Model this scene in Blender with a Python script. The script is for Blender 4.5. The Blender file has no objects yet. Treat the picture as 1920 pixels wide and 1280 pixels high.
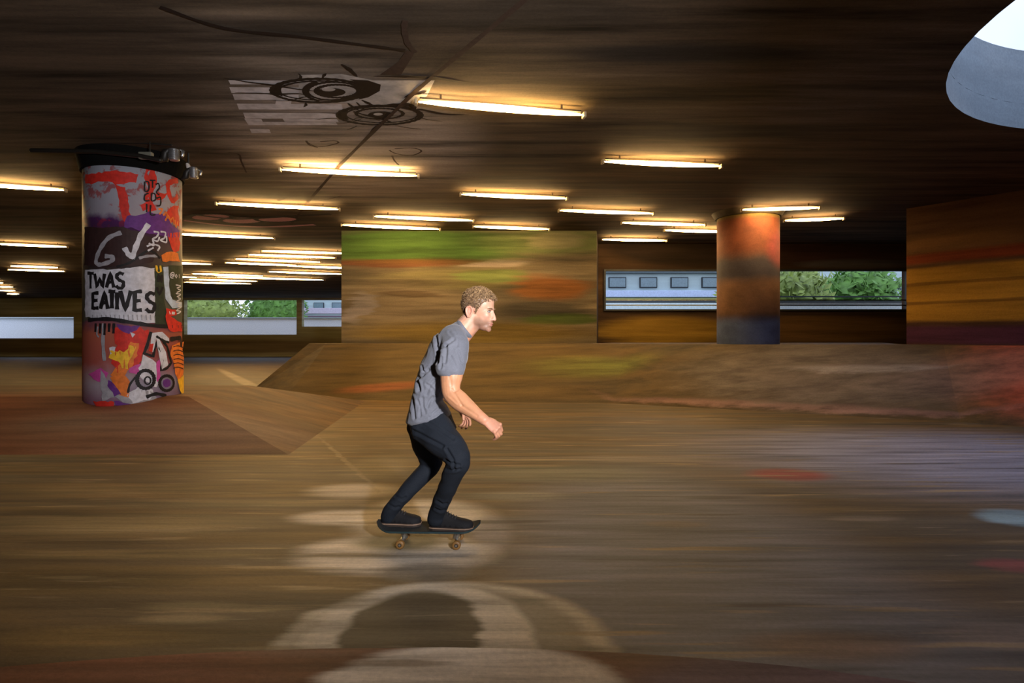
import bpy, bmesh, math, random
import numpy as np
from mathutils import Vector, Matrix, noise as mnoise
from math import sin, cos, pi, radians, atan2, sqrt, exp

random.seed(7)
S = bpy.context.scene
COL = S.collection

# ------------------------------------------------------------------ camera
F = 1100.0          # focal length in pixels of the 1920 wide frame
H = 632.0           # row of the horizon
HC = 1.26           # camera height
CEIL = 3.80
cd = bpy.data.cameras.new('camera')
cam = bpy.data.objects.new('camera', cd)
COL.objects.link(cam)
cam.location = (0, 0, HC)
cam.rotation_euler = (pi/2, 0, 0)
cd.sensor_width = 36.0
cd.lens = F/1920*36
cd.shift_y = -(640-H)/1920
cd.clip_start = 0.05
cd.clip_end = 400
S.camera = cam

# ------------------------------------------------------------------ world, exposure
S.view_settings.view_transform = 'Standard'
S.view_settings.look = 'None'
S.view_settings.gamma = 1
S.view_settings.use_curve_mapping = False
S.view_settings.exposure = 0.38

w = bpy.data.worlds.new('overcast_sky')
S.world = w
w.use_nodes = True
nt = w.node_tree
nt.nodes.clear()
wo = nt.nodes.new('ShaderNodeOutputWorld')
bg = nt.nodes.new('ShaderNodeBackground')
tc = nt.nodes.new('ShaderNodeTexCoord')
nz = nt.nodes.new('ShaderNodeTexNoise')
nz.inputs['Scale'].default_value = 3.0
nz.inputs['Detail'].default_value = 4
cr = nt.nodes.new('ShaderNodeValToRGB')
cr.color_ramp.elements[0].position = 0.3
cr.color_ramp.elements[0].color = (0.46, 0.60, 0.92, 1)
cr.color_ramp.elements[1].position = 0.7
cr.color_ramp.elements[1].color = (0.78, 0.84, 0.96, 1)
nt.links.new(tc.outputs['Generated'], nz.inputs['Vector'])
nt.links.new(nz.outputs['Fac'], cr.inputs['Fac'])
nt.links.new(cr.outputs['Color'], bg.inputs['Color'])
nt.links.new(bg.outputs['Background'], wo.inputs['Surface'])
bg.inputs['Strength'].default_value = 1.2

# photographer's strobe, out of frame on the right, aimed at the skater and the pillar behind
ld = bpy.data.lights.new('strobe', 'SPOT')
ld.energy = 1120
ld.color = (1.0, 0.97, 0.98)
ld.spot_size = radians(84)
ld.spot_blend = 1.0
ld.shadow_soft_size = 0.12
lo = bpy.data.objects.new('strobe', ld)
COL.objects.link(lo)
lo.location = (1.15, -0.35, 1.75)
lo.rotation_euler = (Vector((-2.3, 6.0, 2.85))-Vector(lo.location)).to_track_quat('-Z', 'Y').to_euler()

# ------------------------------------------------------------------ pixel helpers
def P(px, py, y):
    return Vector(((px-960)/F*y, y, HC-(py-H)/F*y))
def onplane(px, py, z):
    y = (HC-z)*F/(py-H)
    return Vector(((px-960)/F*y, y, z))
def fl(px, py): return onplane(px, py, 0.0)
def ce(px, py, z=CEIL): return onplane(px, py, z)

# ------------------------------------------------------------------ object helpers
def link(name, me, m=None, parent=None):
    o = bpy.data.objects.new(name, me)
    COL.objects.link(o)
    if m is not None:
        for mm in (m if isinstance(m, (list, tuple)) else [m]):
            me.materials.append(mm)
    if parent is not None:
        o.parent = parent
        o.matrix_parent_inverse = parent.matrix_world.inverted() if False else Matrix.Translation(-parent.location)
    return o
def tag(o, label=None, cat=None, group=None, kind=None):
    if label: o['label'] = label
    if cat: o['category'] = cat
    if group: o['group'] = group
    if kind: o['kind'] = kind
    return o
def thing(name, loc, label, cat, group=None):
    o = bpy.data.objects.new(name, None)
    o.empty_display_size = 0.1
    COL.objects.link(o)
    o.location = loc
    return tag(o, label, cat, group)
def bm_obj(name, bm, m, parent=None, smooth=False):
    me = bpy.data.meshes.new(name)
    bm.normal_update()
    bm.to_mesh(me); bm.free()
    if smooth:
        for p in me.polygons: p.use_smooth = True
    return link(name, me, m, parent)
def box(bm, c, s, bevel=0.0, rot=None):
    r = bmesh.ops.create_cube(bm, size=1.0)
    vs = r['verts']
    for v in vs: v.co = Vector((v.co.x*s[0], v.co.y*s[1], v.co.z*s[2]))
    if bevel > 0:
        es = list({e for v in vs for e in v.link_edges})
        rb = bmesh.ops.bevel(bm, geom=es, offset=bevel, segments=2, affect='EDGES', profile=0.5)
        vs = list({v for f in rb['faces'] for v in f.verts} | {v for v in vs if v.is_valid})
    for v in vs:
        if rot is not None: v.co = rot @ v.co
        v.co += Vector(c)
    return vs
def frame(T, side=Vector((0, 1, 0))):
    T = T.normalized()
    s = side - T*side.dot(T)
    if s.length < 1e-5: s = Vector((1, 0, 0)) - T*T.x
    s.normalize()
    n = T.cross(s).normalized()
    return T, s, n
def tube(bm, pts, rad, n=16, side=Vector((0, 1, 0)), cap=True, dome=True):
    """rad: list of r or (a,b): a in the normal direction, b along side"""
    pts = [Vector(p) for p in pts]
    N = len(pts)
    R = []
    for i, r in enumerate(rad):
        R.append((r, r) if not isinstance(r, (tuple, list)) else r)
    rings = []
    seq = []
    def T(i):
        if i == 0: return pts[1]-pts[0]
        if i == N-1: return pts[-1]-pts[-2]
        return (pts[i+1]-pts[i]).normalized()+(pts[i]-pts[i-1]).normalized()
    t0 = T(0).normalized(); t1 = T(N-1).normalized()
    if dome:
        m0 = min(R[0]); m1 = min(R[-1])
        for k in (0.97, 0.7, 0.35):
            q = sqrt(1-k*k)
            seq.append((pts[0]-t0*m0*k, R[0][0]*q, R[0][1]*q, t0))
    for i in range(N): seq.append((pts[i], R[i][0], R[i][1], T(i)))
    if dome:
        for k in (0.35, 0.7, 0.97):
            q = sqrt(1-k*k)
            seq.append((pts[-1]+t1*m1*k, R[-1][0]*q, R[-1][1]*q, t1))
    for (c, a, b, t) in seq:
        t, s, nn = frame(t, side)
        rings.append([bm.verts.new(c+nn*(a*cos(2*pi*j/n))+s*(b*sin(2*pi*j/n))) for j in range(n)])
    for r0, r1 in zip(rings, rings[1:]):
        for j in range(n):
            bm.faces.new((r0[j], r0[(j+1) % n], r1[(j+1) % n], r1[j]))
    if cap:
        bm.faces.new(list(reversed(rings[0])))
        bm.faces.new(rings[-1])
    return rings
def ell(bm, c, r, M=None, sub=3):
    q = bmesh.ops.create_icosphere(bm, subdivisions=sub, radius=1.0)
    for v in q['verts']:
        p = Vector((v.co.x*r[0], v.co.y*r[1], v.co.z*r[2]))+Vector(c)
        v.co = M @ p if M is not None else p
def cyl(bm, p0, p1, r0, r1=None, n=24, cap=True):
    tube(bm, [p0, p1], [r0, r0 if r1 is None else r1], n=n, cap=cap, dome=False)
def quad(bm, pts, mi=0):
    f = bm.faces.new([bm.verts.new(p) for p in pts]); f.material_index = mi; return f
def evaluated(bm, voxel, smooth_it=2, factor=0.5):
    """union everything in bm into one continuous surface"""
    me = bpy.data.meshes.new('tmp'); bmesh.ops.recalc_face_normals(bm, faces=bm.faces); bm.to_mesh(me); bm.free()
    o = bpy.data.objects.new('tmp', me); COL.objects.link(o)
    md = o.modifiers.new('r', 'REMESH'); md.mode = 'VOXEL'; md.voxel_size = voxel
    if smooth_it:
        sm = o.modifiers.new('s', 'SMOOTH'); sm.iterations = smooth_it; sm.factor = factor
    dg = bpy.context.evaluated_depsgraph_get(); dg.update()
    out = bpy.data.meshes.new_from_object(o.evaluated_get(dg))
    bpy.data.objects.remove(o); bpy.data.meshes.remove(me)
    for p in out.polygons: p.use_smooth = True
    return out
def getco(me):
    a = np.empty(len(me.vertices)*3, np.float32); me.vertices.foreach_get('co', a); a = a.reshape(-1, 3)
    b = np.empty(len(me.vertices)*3, np.float32); me.vertices.foreach_get('normal', b)
    return a.astype(float), b.reshape(-1, 3).astype(float)
def setco(me, a):
    me.vertices.foreach_set('co', a.astype(np.float32).ravel()); me.update()

# ------------------------------------------------------------------ materials
def new_mat(name):
    m = bpy.data.materials.new(name); m.use_nodes = True
    return m, m.node_tree, m.node_tree.nodes['Principled BSDF']
def c4(c): return (c[0], c[1], c[2], 1)
def mixc(nt, fac, a, b, mode='MIX'):
    n = nt.nodes.new('ShaderNodeMix'); n.data_type = 'RGBA'; n.blend_type = mode
    if isinstance(fac, (int, float)): n.inputs[0].default_value = fac
    else: nt.links.new(fac, n.inputs[0])
    for i, x in ((6, a), (7, b)):
        if isinstance(x, tuple): n.inputs[i].default_value = c4(x)
        else: nt.links.new(x, n.inputs[i])
    return n.outputs[2]
def math_(nt, op, a, b=None):
    n = nt.nodes.new('ShaderNodeMath'); n.operation = op
    for i, x in ((0, a), (1, b)):
        if x is None: continue
        if isinstance(x, (int, float)): n.inputs[i].default_value = x
        else: nt.links.new(x, n.inputs[i])
    return n.outputs[0]
def noise_n(nt, vec, scale, detail=4, rough=0.6, dist=0):
    n = nt.nodes.new('ShaderNodeTexNoise')
    n.inputs['Scale'].default_value = scale; n.inputs['Detail'].default_value = detail
    n.inputs['Roughness'].default_value = rough; n.inputs['Distortion'].default_value = dist
    nt.links.new(vec, n.inputs['Vector'])
    return n
def mapr(nt, v, a, b, c, d, smooth=False):
    n = nt.nodes.new('ShaderNodeMapRange')
    if smooth: n.interpolation_type = 'SMOOTHSTEP'
    nt.links.new(v, n.inputs[0])
    for i, x in enumerate((a, b, c, d)): n.inputs[i+1].default_value = x
    return n.outputs[0]
def scale_vec(nt, vec, s, loc=(0, 0, 0), rot=(0, 0, 0)):
    n = nt.nodes.new('ShaderNodeMapping'); n.vector_type = 'POINT'
    n.inputs['Scale'].default_value = s; n.inputs['Location'].default_value = loc; n.inputs['Rotation'].default_value = rot
    nt.links.new(vec, n.inputs['Vector']); return n.outputs[0]

def painted(name, c1, c2, blobs=(), rough=0.8, streak=(0.22, 4.0, 7.0), warp=(0.9, 0.10, 0.05), amt=0.5, bump=0.25, spec=0.3, dash=None):
    """trodden, sprayed and wiped concrete: streaky two-tone base, soft patches of paint or painted light, fine grain"""
    m, nt, bs = new_mat(name)
    g = nt.nodes.new('ShaderNodeNewGeometry')
    pos = g.outputs['Position']
    sv = scale_vec(nt, pos, streak)
    n1 = noise_n(nt, sv, 1.0, 6, 0.62)
    n2 = noise_n(nt, scale_vec(nt, pos, tuple(x*0.45 for x in streak), (5, 3, 1)), 1.0, 4, 0.55)
    n3 = noise_n(nt, pos, 38.0, 6, 0.7)
    base = mixc(nt, mapr(nt, n2.outputs['Fac'], 0.38, 0.62, 0, 1, True), c1, c2)
    # warped coordinates for the patches
    wn = nt.nodes.new('ShaderNodeVectorMath'); wn.operation = 'SUBTRACT'
    nt.links.new(n1.outputs['Color'], wn.inputs[0]); wn.inputs[1].default_value = (0.5, 0.5, 0.5)
    wm = nt.nodes.new('ShaderNodeVectorMath'); wm.operation = 'MULTIPLY'
    nt.links.new(wn.outputs[0], wm.inputs[0]); wm.inputs[1].default_value = tuple(2*x for x in warp)
    wa = nt.nodes.new('ShaderNodeVectorMath'); wa.operation = 'ADD'
    nt.links.new(pos, wa.inputs[0]); nt.links.new(wm.outputs[0], wa.inputs[1])
    col = base
    for (c, r, rot, colr, alpha, soft) in blobs:
        mp = nt.nodes.new('ShaderNodeMapping'); mp.vector_type = 'TEXTURE'
        mp.inputs['Location'].default_value = c; mp.inputs['Scale'].default_value = r; mp.inputs['Rotation'].default_value = rot
        nt.links.new(wa.outputs[0], mp.inputs['Vector'])
        ln = nt.nodes.new('ShaderNodeVectorMath'); ln.operation = 'LENGTH'
        nt.links.new(mp.outputs[0], ln.inputs[0])
        fac = mapr(nt, ln.outputs['Value'], 1-soft, 1+soft*0.4, alpha, 0, True)
        col = mixc(nt, fac, col, tuple(colr))
    if dash:
        for k, (dc, da, lo_, dsc) in enumerate(dash):
            nd = noise_n(nt, scale_vec(nt, pos, dsc, (3.1*k, 7.7*k, 0), (0, 0, .05-.03*k)), 1.0, 3, .5)
            col = mixc(nt, mapr(nt, nd.outputs['Fac'], lo_, lo_+.10, 0, da, True), col, dc)
    st = mapr(nt, n1.outputs['Fac'], 0.3, 0.7, 1-amt, 1+amt)
    gr = mapr(nt, n3.outputs['Fac'], 0.3, 0.7, 0.86, 1.12)
    tot = math_(nt, 'MULTIPLY', st, gr)
    cmb = nt.nodes.new('ShaderNodeVectorMath'); cmb.operation = 'SCALE'
    nt.links.new(col, cmb.inputs[0]); nt.links.new(tot, cmb.inputs['Scale'])
    nt.links.new(cmb.outputs[0], bs.inputs['Base Color'])
    bs.inputs['Roughness'].default_value = rough
    bs.inputs['Specular IOR Level'].default_value = spec
    bp = nt.nodes.new('ShaderNodeBump'); bp.inputs['Strength'].default_value = bump; bp.inputs['Distance'].default_value = 0.01
    nt.links.new(n3.outputs['Fac'], bp.inputs['Height'])
    nt.links.new(bp.outputs[0], bs.inputs['Normal'])
    return m
def simple(name, c, rough=0.6, metal=0.0, var=0.15, scale=20, bump=0.0, spec=0.5):
    m, nt, bs = new_mat(name)
    g = nt.nodes.new('ShaderNodeTexCoord')
    n = noise_n(nt, g.outputs['Object'], scale, 4, 0.6)
    f = mapr(nt, n.outputs['Fac'], 0.3, 0.7, 1-var, 1+var)
    cmb = nt.nodes.new('ShaderNodeVectorMath'); cmb.operation = 'SCALE'
    cmb.inputs[0].default_value = c; nt.links.new(f, cmb.inputs['Scale'])
    nt.links.new(cmb.outputs[0], bs.inputs['Base Color'])
    bs.inputs['Roughness'].default_value = rough; bs.inputs['Metallic'].default_value = metal
    bs.inputs['Specular IOR Level'].default_value = spec
    if bump:
        bp = nt.nodes.new('ShaderNodeBump'); bp.inputs['Strength'].default_value = bump; bp.inputs['Distance'].default_value = 0.003
        nt.links.new(n.outputs['Fac'], bp.inputs['Height']); nt.links.new(bp.outputs[0], bs.inputs['Normal'])
    return m
def emit(name, c, s):
    m, nt, bs = new_mat(name)
    bs.inputs['Base Color'].default_value = (0.8, 0.8, 0.8, 1)
    bs.inputs['Emission Color'].default_value = c4(c); bs.inputs['Emission Strength'].default_value = s
    return m

# patches of paint and of painted light given by the box they fill in the photograph
def fb(x0, y0, x1, y1, col, a=1.0, soft=0.4, rot=0.0, z=0.0):
    p = onplane((x0+x1)/2, y0, z); q = onplane((x0+x1)/2, y1, z); yc = (p.y+q.y)/2; ym = (HC-z)*F/((y0+y1)/2-H)
    return ((((x0+x1)/2-960)/F*ym, yc, z), ((x1-x0)/2/F*ym, abs(p.y-q.y)/2, 3.0), (0, 0, rot), col, a, soft)
def cb(x0, y0, x1, y1, col, a=1.0, soft=0.4, rot=0.0):
    p = ce((x0+x1)/2, y0); q = ce((x0+x1)/2, y1); yc = (p.y+q.y)/2; ym = (HC-CEIL)*F/((y0+y1)/2-H)
    return ((((x0+x1)/2-960)/F*ym, yc, CEIL), ((x1-x0)/2/F*ym, abs(p.y-q.y)/2, 3.0), (0, 0, rot), col, a, soft)
def wb(d, x0, y0, x1, y1, col, a=1.0, soft=0.4, rot=0.0):
    c = P((x0+x1)/2, (y0+y1)/2, d)
    return (tuple(c), ((x1-x0)/2/F*d, 5.0, (y1-y0)/2/F*d), (0, rot, 0), col, a, soft)

# ------------------------------------------------------------------ the floor
PALE = (.56, .48, .38)
floor_blobs = [
    fb(-500, 660, 900, 1400, (.155, .088, .028), .85, .7),  # left floor tinted gold here and below, the lamps' warm light painted in
    fb(300, 640, 1150, 800, (.17, .095, .02), .8, .6),
    fb(900, 860, 2700, 2400, (.155, .158, .185), .95, .5),  # skylight's blue light painted into the right floor, next patch too
    fb(1300, 800, 2400, 950, (.24, .25, .36), .9, .6),
    fb(0, 905, 420, 930, (.26, .19, .09), .6, .7), fb(-60, 960, 500, 1005, (.28, .21, .10), .7, .7),
    fb(-100, 1030, 560, 1050, (.25, .18, .08), .6, .7), fb(250, 1125, 460, 1145, (.34, .26, .14), .7, .6),
    fb(-100, 1060, 420, 1120, (.08, .055, .022), .7, .6), fb(250, 1150, 440, 1170, (.30, .23, .13), .6, .6),
    fb(-50, 1170, 420, 1215, (.34, .22, .07), .5, .7), fb(60, 935, 700, 955, (.22, .17, .09), .5, .6),
    fb(570, 905, 760, 935, PALE, .7, .5), fb(540, 955, 740, 985, PALE, .8, .5),
    fb(640, 850, 780, 900, (.22, .18, .12), .7, .5),
    # big white-grey rings sprayed round
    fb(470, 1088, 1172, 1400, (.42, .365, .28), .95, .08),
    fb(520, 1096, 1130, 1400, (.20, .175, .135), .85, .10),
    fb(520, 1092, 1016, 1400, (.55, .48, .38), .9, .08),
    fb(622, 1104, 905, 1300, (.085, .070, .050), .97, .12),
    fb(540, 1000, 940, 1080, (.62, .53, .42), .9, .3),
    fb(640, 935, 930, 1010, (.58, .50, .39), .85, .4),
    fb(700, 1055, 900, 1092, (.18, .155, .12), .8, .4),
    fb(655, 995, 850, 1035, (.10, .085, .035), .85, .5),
    fb(880, 965, 965, 1040, (.26, .24, .24), .6, .6),
    fb(880, 855, 1420, 866, (.28, .25, .2), .5, .5), fb(870, 870, 1230, 905, (.17, .17, .12), .7, .6),
    fb(870, 920, 1080, 938, (.24, .23, .18), .7, .6),
    fb(1400, 877, 1560, 902, (.30, .05, .05), .9, .5),
    fb(1838, 953, 2010, 992, (.22, .34, .44), .9, .35),
    fb(1540, 965, 1700, 978, (.22, .18, .15), .6, .5), fb(1200, 975, 1330, 990, (.24, .19, .14), .5, .5),
    fb(1830, 1045, 1990, 1075, (.28, .06, .07), .7, .5), fb(1740, 1165, 2100, 1225, (.26, .21, .19), .7, .4),
    fb(1370, 1180, 1760, 1245, (.20, .11, .05), .6, .6),
]
def floor_stroke(x0, y0, x1, y1, wpx, col, a=.7):
    p = fl(x0, y0); q = fl(x1, y1); d = q-p
    return (tuple((p+q)/2), (d.length/2, wpx/F*((p.y+q.y)/2)/2, 3.0), (0, 0, atan2(d.y, d.x)), col, a, .5)
floor_blobs += [floor_stroke(408, 690, 560, 768, 26, (.30, .24, .17), .9), floor_stroke(492, 762, 590, 815, 28, (.34, .28, .22), .9),
                floor_stroke(600, 820, 720, 930, 12, (.28, .22, .15), .6)]
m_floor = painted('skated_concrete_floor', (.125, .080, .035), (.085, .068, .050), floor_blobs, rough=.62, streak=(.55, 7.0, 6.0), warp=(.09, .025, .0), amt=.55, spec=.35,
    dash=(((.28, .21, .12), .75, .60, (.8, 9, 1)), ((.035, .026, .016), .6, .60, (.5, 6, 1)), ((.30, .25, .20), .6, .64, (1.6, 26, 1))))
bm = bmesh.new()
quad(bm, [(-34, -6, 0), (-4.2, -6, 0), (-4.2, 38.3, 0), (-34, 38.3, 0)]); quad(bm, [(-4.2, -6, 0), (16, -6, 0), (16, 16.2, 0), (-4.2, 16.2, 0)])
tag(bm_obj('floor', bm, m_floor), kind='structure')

# ------------------------------------------------------------------ the ceiling with its round skylight
SKC = Vector((6.95, 4.05)); SKR = 3.18
ceil_blobs = [  # strobe-lit wedge painted paler than the ceiling around it
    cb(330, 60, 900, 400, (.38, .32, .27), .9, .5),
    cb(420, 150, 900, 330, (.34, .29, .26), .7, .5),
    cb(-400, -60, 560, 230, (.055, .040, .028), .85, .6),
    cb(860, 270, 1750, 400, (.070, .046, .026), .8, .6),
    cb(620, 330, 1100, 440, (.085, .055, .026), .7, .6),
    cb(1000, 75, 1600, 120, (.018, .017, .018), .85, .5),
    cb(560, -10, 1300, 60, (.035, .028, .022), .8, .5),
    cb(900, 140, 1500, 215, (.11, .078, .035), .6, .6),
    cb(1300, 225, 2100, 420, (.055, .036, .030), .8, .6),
    cb(1500, -60, 1900, 260, (.115, .095, .088), .6, .7),  # daylight beside the skylight painted in as a paler patch
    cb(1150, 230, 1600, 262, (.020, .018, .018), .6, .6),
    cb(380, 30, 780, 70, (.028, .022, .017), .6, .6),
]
m_ceil = painted('light_tinted_concrete_ceiling', (.105, .076, .050), (.070, .050, .034), ceil_blobs, rough=.9, streak=(.35, 3.6, 3.2), warp=(.5, .12, .0), amt=.8, spec=.15)
m_ink = simple('brown_black_spray_paint', (.018, .010, .007), .8, spec=.2)
m_whitewash = simple('grey_white_roller_paint', (.58, .55, .57), .85, var=.25, scale=8, spec=.2)
m_pinkp = simple('dull_pink_spray_paint', (.55, .27, .32), .85, spec=.2)
m_fade = simple('faded_brown_spray_paint', (.055, .035, .026), .9, spec=.1)

class Surf:
    """a painted surface: shapes are drawn in its own two coordinates and laid just above it"""
    def __init__(s, to3, frompx): s.to3 = to3; s.frompx = frompx; s.k = 0
    def px(s, pts): return [s.frompx(*p) for p in pts]
    def poly(s, bm, uv, lift=None, mi=0):
        if lift is None: s.k += 1; lift = s.k*0.0002+0.001
        uv = [Vector(u) for u in uv]
        from mathutils.geometry import tessellate_polygon
        # cut into narrow columns so that it follows a curved surface
        us = [u.x for u in uv]; lo_, hi = min(us), max(us); n = max(1, int((hi-lo_)/0.05)) if s.to3.__name__ == 'cyl3' else 1
        b2 = bmesh.new()
        f = b2.faces.new([b2.verts.new((u.x, u.y, 0)) for u in uv])
        for i in range(1, n):
            x = lo_+(hi-lo_)*i/n
            bmesh.ops.bisect_plane(b2, geom=b2.verts[:]+b2.edges[:]+b2.faces[:], plane_co=(x, 0, 0), plane_no=(1, 0, 0))
        bmesh.ops.triangulate(b2, faces=b2.faces[:])
        mp = {v: bm.verts.new(s.to3(v.co.x, v.co.y, lift)) for v in b2.verts}
        for f in b2.faces:
            g = bm.faces.new([mp[v] for v in f.verts]); g.material_index = mi
        b2.free()
    def stroke(s, bm, uv, wd, lift=None, mi=0, closed=False, taper=False, smooth=True):
        if lift is None: s.k += 1; lift = s.k*0.0002+0.001
        uv = [Vector(u) for u in uv]
        if closed: uv = uv+[uv[0]]
        if smooth and len(uv) > 2:
            q = []
            ext = [uv[-2] if closed else uv[0]]+uv+[uv[1] if closed else uv[-1]]
            for i in range(1, len(ext)-2):
                a, b, c, d = ext[i-1:i+3]
                for k in range(5):
                    t = k/5
                    q.append(0.5*((2*b)+(c-a)*t+(2*a-5*b+4*c-d)*t*t+(3*b-a-3*c+d)*t**3))
            q.append(uv[-1]); uv = q
        else:
            q = []
            for a, b in zip(uv, uv[1:]):
                for k in range(4): q.append(a+(b-a)*k/4)
            q.append(uv[-1]); uv = q
        L = []; n = len(uv)
        for i, p in enumerate(uv):
            t = (uv[min(i+1, n-1)]-uv[max(i-1, 0)])
            if t.length < 1e-9: t = Vector((1, 0))
            t.normalize(); nn = Vector((-t.y, t.x))
            ww = wd*0.5*(1+0.16*sin(i*1.7))
            if taper: ww *= max(.15, sin(pi*min(1, max(0, (i+.6)/(n+.2)))))
            a = p+nn*ww; b = p-nn*ww
            L.append((bm.verts.new(s.to3(a.x, a.y, lift)), bm.verts.new(s.to3(b.x, b.y, lift))))
        for p, q in zip(L, L[1:]):
            f = bm.faces.new((p[0], p[1], q[1], q[0])); f.material_index = mi

bm = bmesh.new()
X0, X1, Y0, Y1 = -34, 16, -6, 42
n = 72
def sq(t):      # point of the square around the skylight at angle t
    c, s_ = cos(t), sin(t); k = 3.6/max(abs(c), abs(s_)); return Vector((SKC.x+c*k, SKC.y+s_*k, CEIL))
ring = [bm.verts.new((SKC.x+SKR*cos(2*pi*i/n), SKC.y+SKR*sin(2*pi*i/n), CEIL)) for i in range(n)]
outer = [bm.verts.new(sq(2*pi*i/n)) for i in range(n)]
for i in range(n):
    bm.faces.new((ring[i], ring[(i+1) % n], outer[(i+1) % n], outer[i]))
a, b, c, d = SKC.x-3.6, SKC.x+3.6, SKC.y-3.6, SKC.y+3.6
for (x0, x1, y0, y1) in ((X0, -4.3, Y0, 38.4), (-4.3, a, Y0, 16.25), (b, X1, Y0, 16.25), (a, b, Y0, c), (a, b, d, 16.25)):
    quad(bm, [(x0, y0, CEIL), (x0, y1, CEIL), (x1, y1, CEIL), (x1, y0, CEIL)])
# upper face of the slab, closing off the daylight
top = [bm.verts.new((v.co.x, v.co.y, CEIL+.3)) for v in outer]
rt = [bm.verts.new((v.co.x, v.co.y, CEIL+.3)) for v in ring]
for i in range(n):
    bm.faces.new((rt[i], top[i], top[(i+1) % n], rt[(i+1) % n]))
for (x0, x1, y0, y1) in ((X0, -4.3, Y0, 38.4), (-4.3, a, Y0, 16.25), (b, X1, Y0, 16.25), (a, b, Y0, c), (a, b, d, 16.25)):
    quad(bm, [(x0, y0, CEIL+.3), (x1, y0, CEIL+.3), (x1, y1, CEIL+.3), (x0, y1, CEIL+.3)])
# murals
def ceil3(u, v, l): return Vector((u, v, CEIL-l))
def ceilpx(x, y): q = ce(x, y); return Vector((q.x, q.y))
cs = Surf(ceil3, ceilpx)
def cst(pts, wd, mi=1, **k): cs.stroke(bm, cs.px(pts), wd, mi=mi, **k)
def cpo(pts, mi): cs.poly(bm, cs.px(pts), mi=mi)
# pale roller lines left of the big eye
for (x0, y0, x1, y1) in ((428, 150, 566, 158), (430, 163, 566, 174), (436, 176, 600, 187), (444, 194, 640, 205), (456, 211, 632, 222), (458, 222, 490, 228), (530, 222, 632, 228), (462, 228, 630, 234), (468, 241, 505, 249)):
    cpo([(x0, y0), (x1, y0+1), (x1+3, y1), (x0+4, y1)], 2)
cpo([(520, 181), (548, 181), (545, 198), (515, 198)], 2)
cpo([(560, 140), (640, 138), (700, 150), (770, 150), (815, 150), (800, 180), (765, 196), (690, 196), (640, 192), (560, 188)], 5)
def oval(cx, cy, rx, ry, k=24, rot=0.0, a0=0, a1=2*pi):
    return [(cx+rx*cos(a0+(a1-a0)*i/k)*cos(rot)-ry*sin(a0+(a1-a0)*i/k)*sin(rot), cy+rx*cos(a0+(a1-a0)*i/k)*sin(rot)+ry*sin(a0+(a1-a0)*i/k)*cos(rot)) for i in range(k)]
cpo([(655, 148), (690, 150), (714, 158), (712, 170), (690, 182), (672, 186), (684, 172), (676, 158)], 1)
cpo([(508, 168), (516, 160), (530, 157), (527, 168), (530, 180), (516, 176)], 1)
cst(oval(598, 169, 88, 22), .055, closed=True)
cst(oval(602, 169, 80, 18), .03, closed=True)
cst(oval(626, 170, 50, 17), .04, closed=True)
cst(oval(632, 170, 40, 12), .045, closed=True)
cpo(oval(620, 172, 28, 8), 1); cpo(oval(616, 167, 13, 3.2), 5)
cst(oval(618, 170, 47, 20, a0=2.0, a1=4.3), .05)
cst(oval(712, 215, 78, 18), .055, closed=True)
cst(oval(716, 214, 68, 15), .028, closed=True)
cpo([(634, 215), (645, 207), (653, 205), (650, 214), (654, 224), (640, 221)], 1)
cst(oval(712, 212, 44, 10), .04, closed=True)
cpo(oval(714, 214, 24, 6.5), 1); cpo(oval(709, 213, 9, 2.4), 5)
cst([(662, 208), (690, 216), (722, 224), (735, 229)], .035)
for pts, wd in (([(652, 192), (664, 201), (672, 205)], .045), ([(668, 190), (680, 202), (686, 205)], .035), ([(678, 186), (690, 192), (702, 198)], .05),
                ([(700, 199), (740, 196), (770, 196), (778, 206)], .10), ([(776, 206), (790, 204), (830, 212), (880, 214)], .05),
                ([(700, 141), (760, 142), (820, 146), (880, 156)], .05), ([(420, 145), (470, 153), (510, 158), (560, 166), (600, 170)], .035),
                ([(440, 172), (490, 173), (520, 176), (560, 174), (590, 181)], .022), ([(512, 187), (545, 187), (575, 180), (600, 188)], .02),
                ([(560, 136), (564, 142), (562, 148), (566, 150)], .03), ([(604, 146), (608, 139), (612, 136)], .03), ([(570, 199), (574, 195), (573, 191)], .03),
                ([(600, 210), (634, 211), (648, 214)], .015), ([(590, 223), (620, 220), (650, 221)], .015), ([(612, 231), (645, 229), (665, 226), (680, 220)], .018),
                ([(650, 242), (662, 238), (670, 234)], .02), ([(694, 247), (700, 240), (706, 234)], .025), ([(740, 233), (765, 238), (790, 240)], .015),
                ([(780, 216), (800, 222), (830, 226)], .015), ([(758, 181), (770, 176), (790, 172), (800, 168)], .05),
                ([(640, 118), (655, 128), (670, 142)], .05), ([(660, 224), (672, 219), (700, 221), (716, 226)], .02)):
    cst(pts, wd, taper=True)
# dark drip above, faint loops below
cpo([(712, 138), (735, 122), (748, 112), (762, 92), (778, 96), (768, 112), (752, 138)], 4)
cst([(778, 96), (764, 78), (758, 52), (760, 36)], .05, mi=4)
for pts in ([(574, 264), (590, 272), (612, 272), (634, 266), (626, 262), (600, 264)], [(574, 262), (580, 270), (596, 275)], [(730, 280), (742, 286), (770, 290), (790, 282), (775, 276), (740, 277)], [(735, 290), (740, 300), (748, 308)], [(520, 376), (560, 366), (600, 374), (640, 366)], [(428, 284), (448, 288), (452, 300), (462, 322)]):
    cst(pts, .025, mi=4)
# slab joints running away
cs.stroke(bm, cs.px([(985, -4), (890, 75), (780, 168), (700, 245), (640, 305), (585, 368), (545, 420)]), .05, mi=4, smooth=False)
cst([(300, 10), (420, 50), (560, 66), (700, 84), (760, 92)], .05, mi=1)
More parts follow.
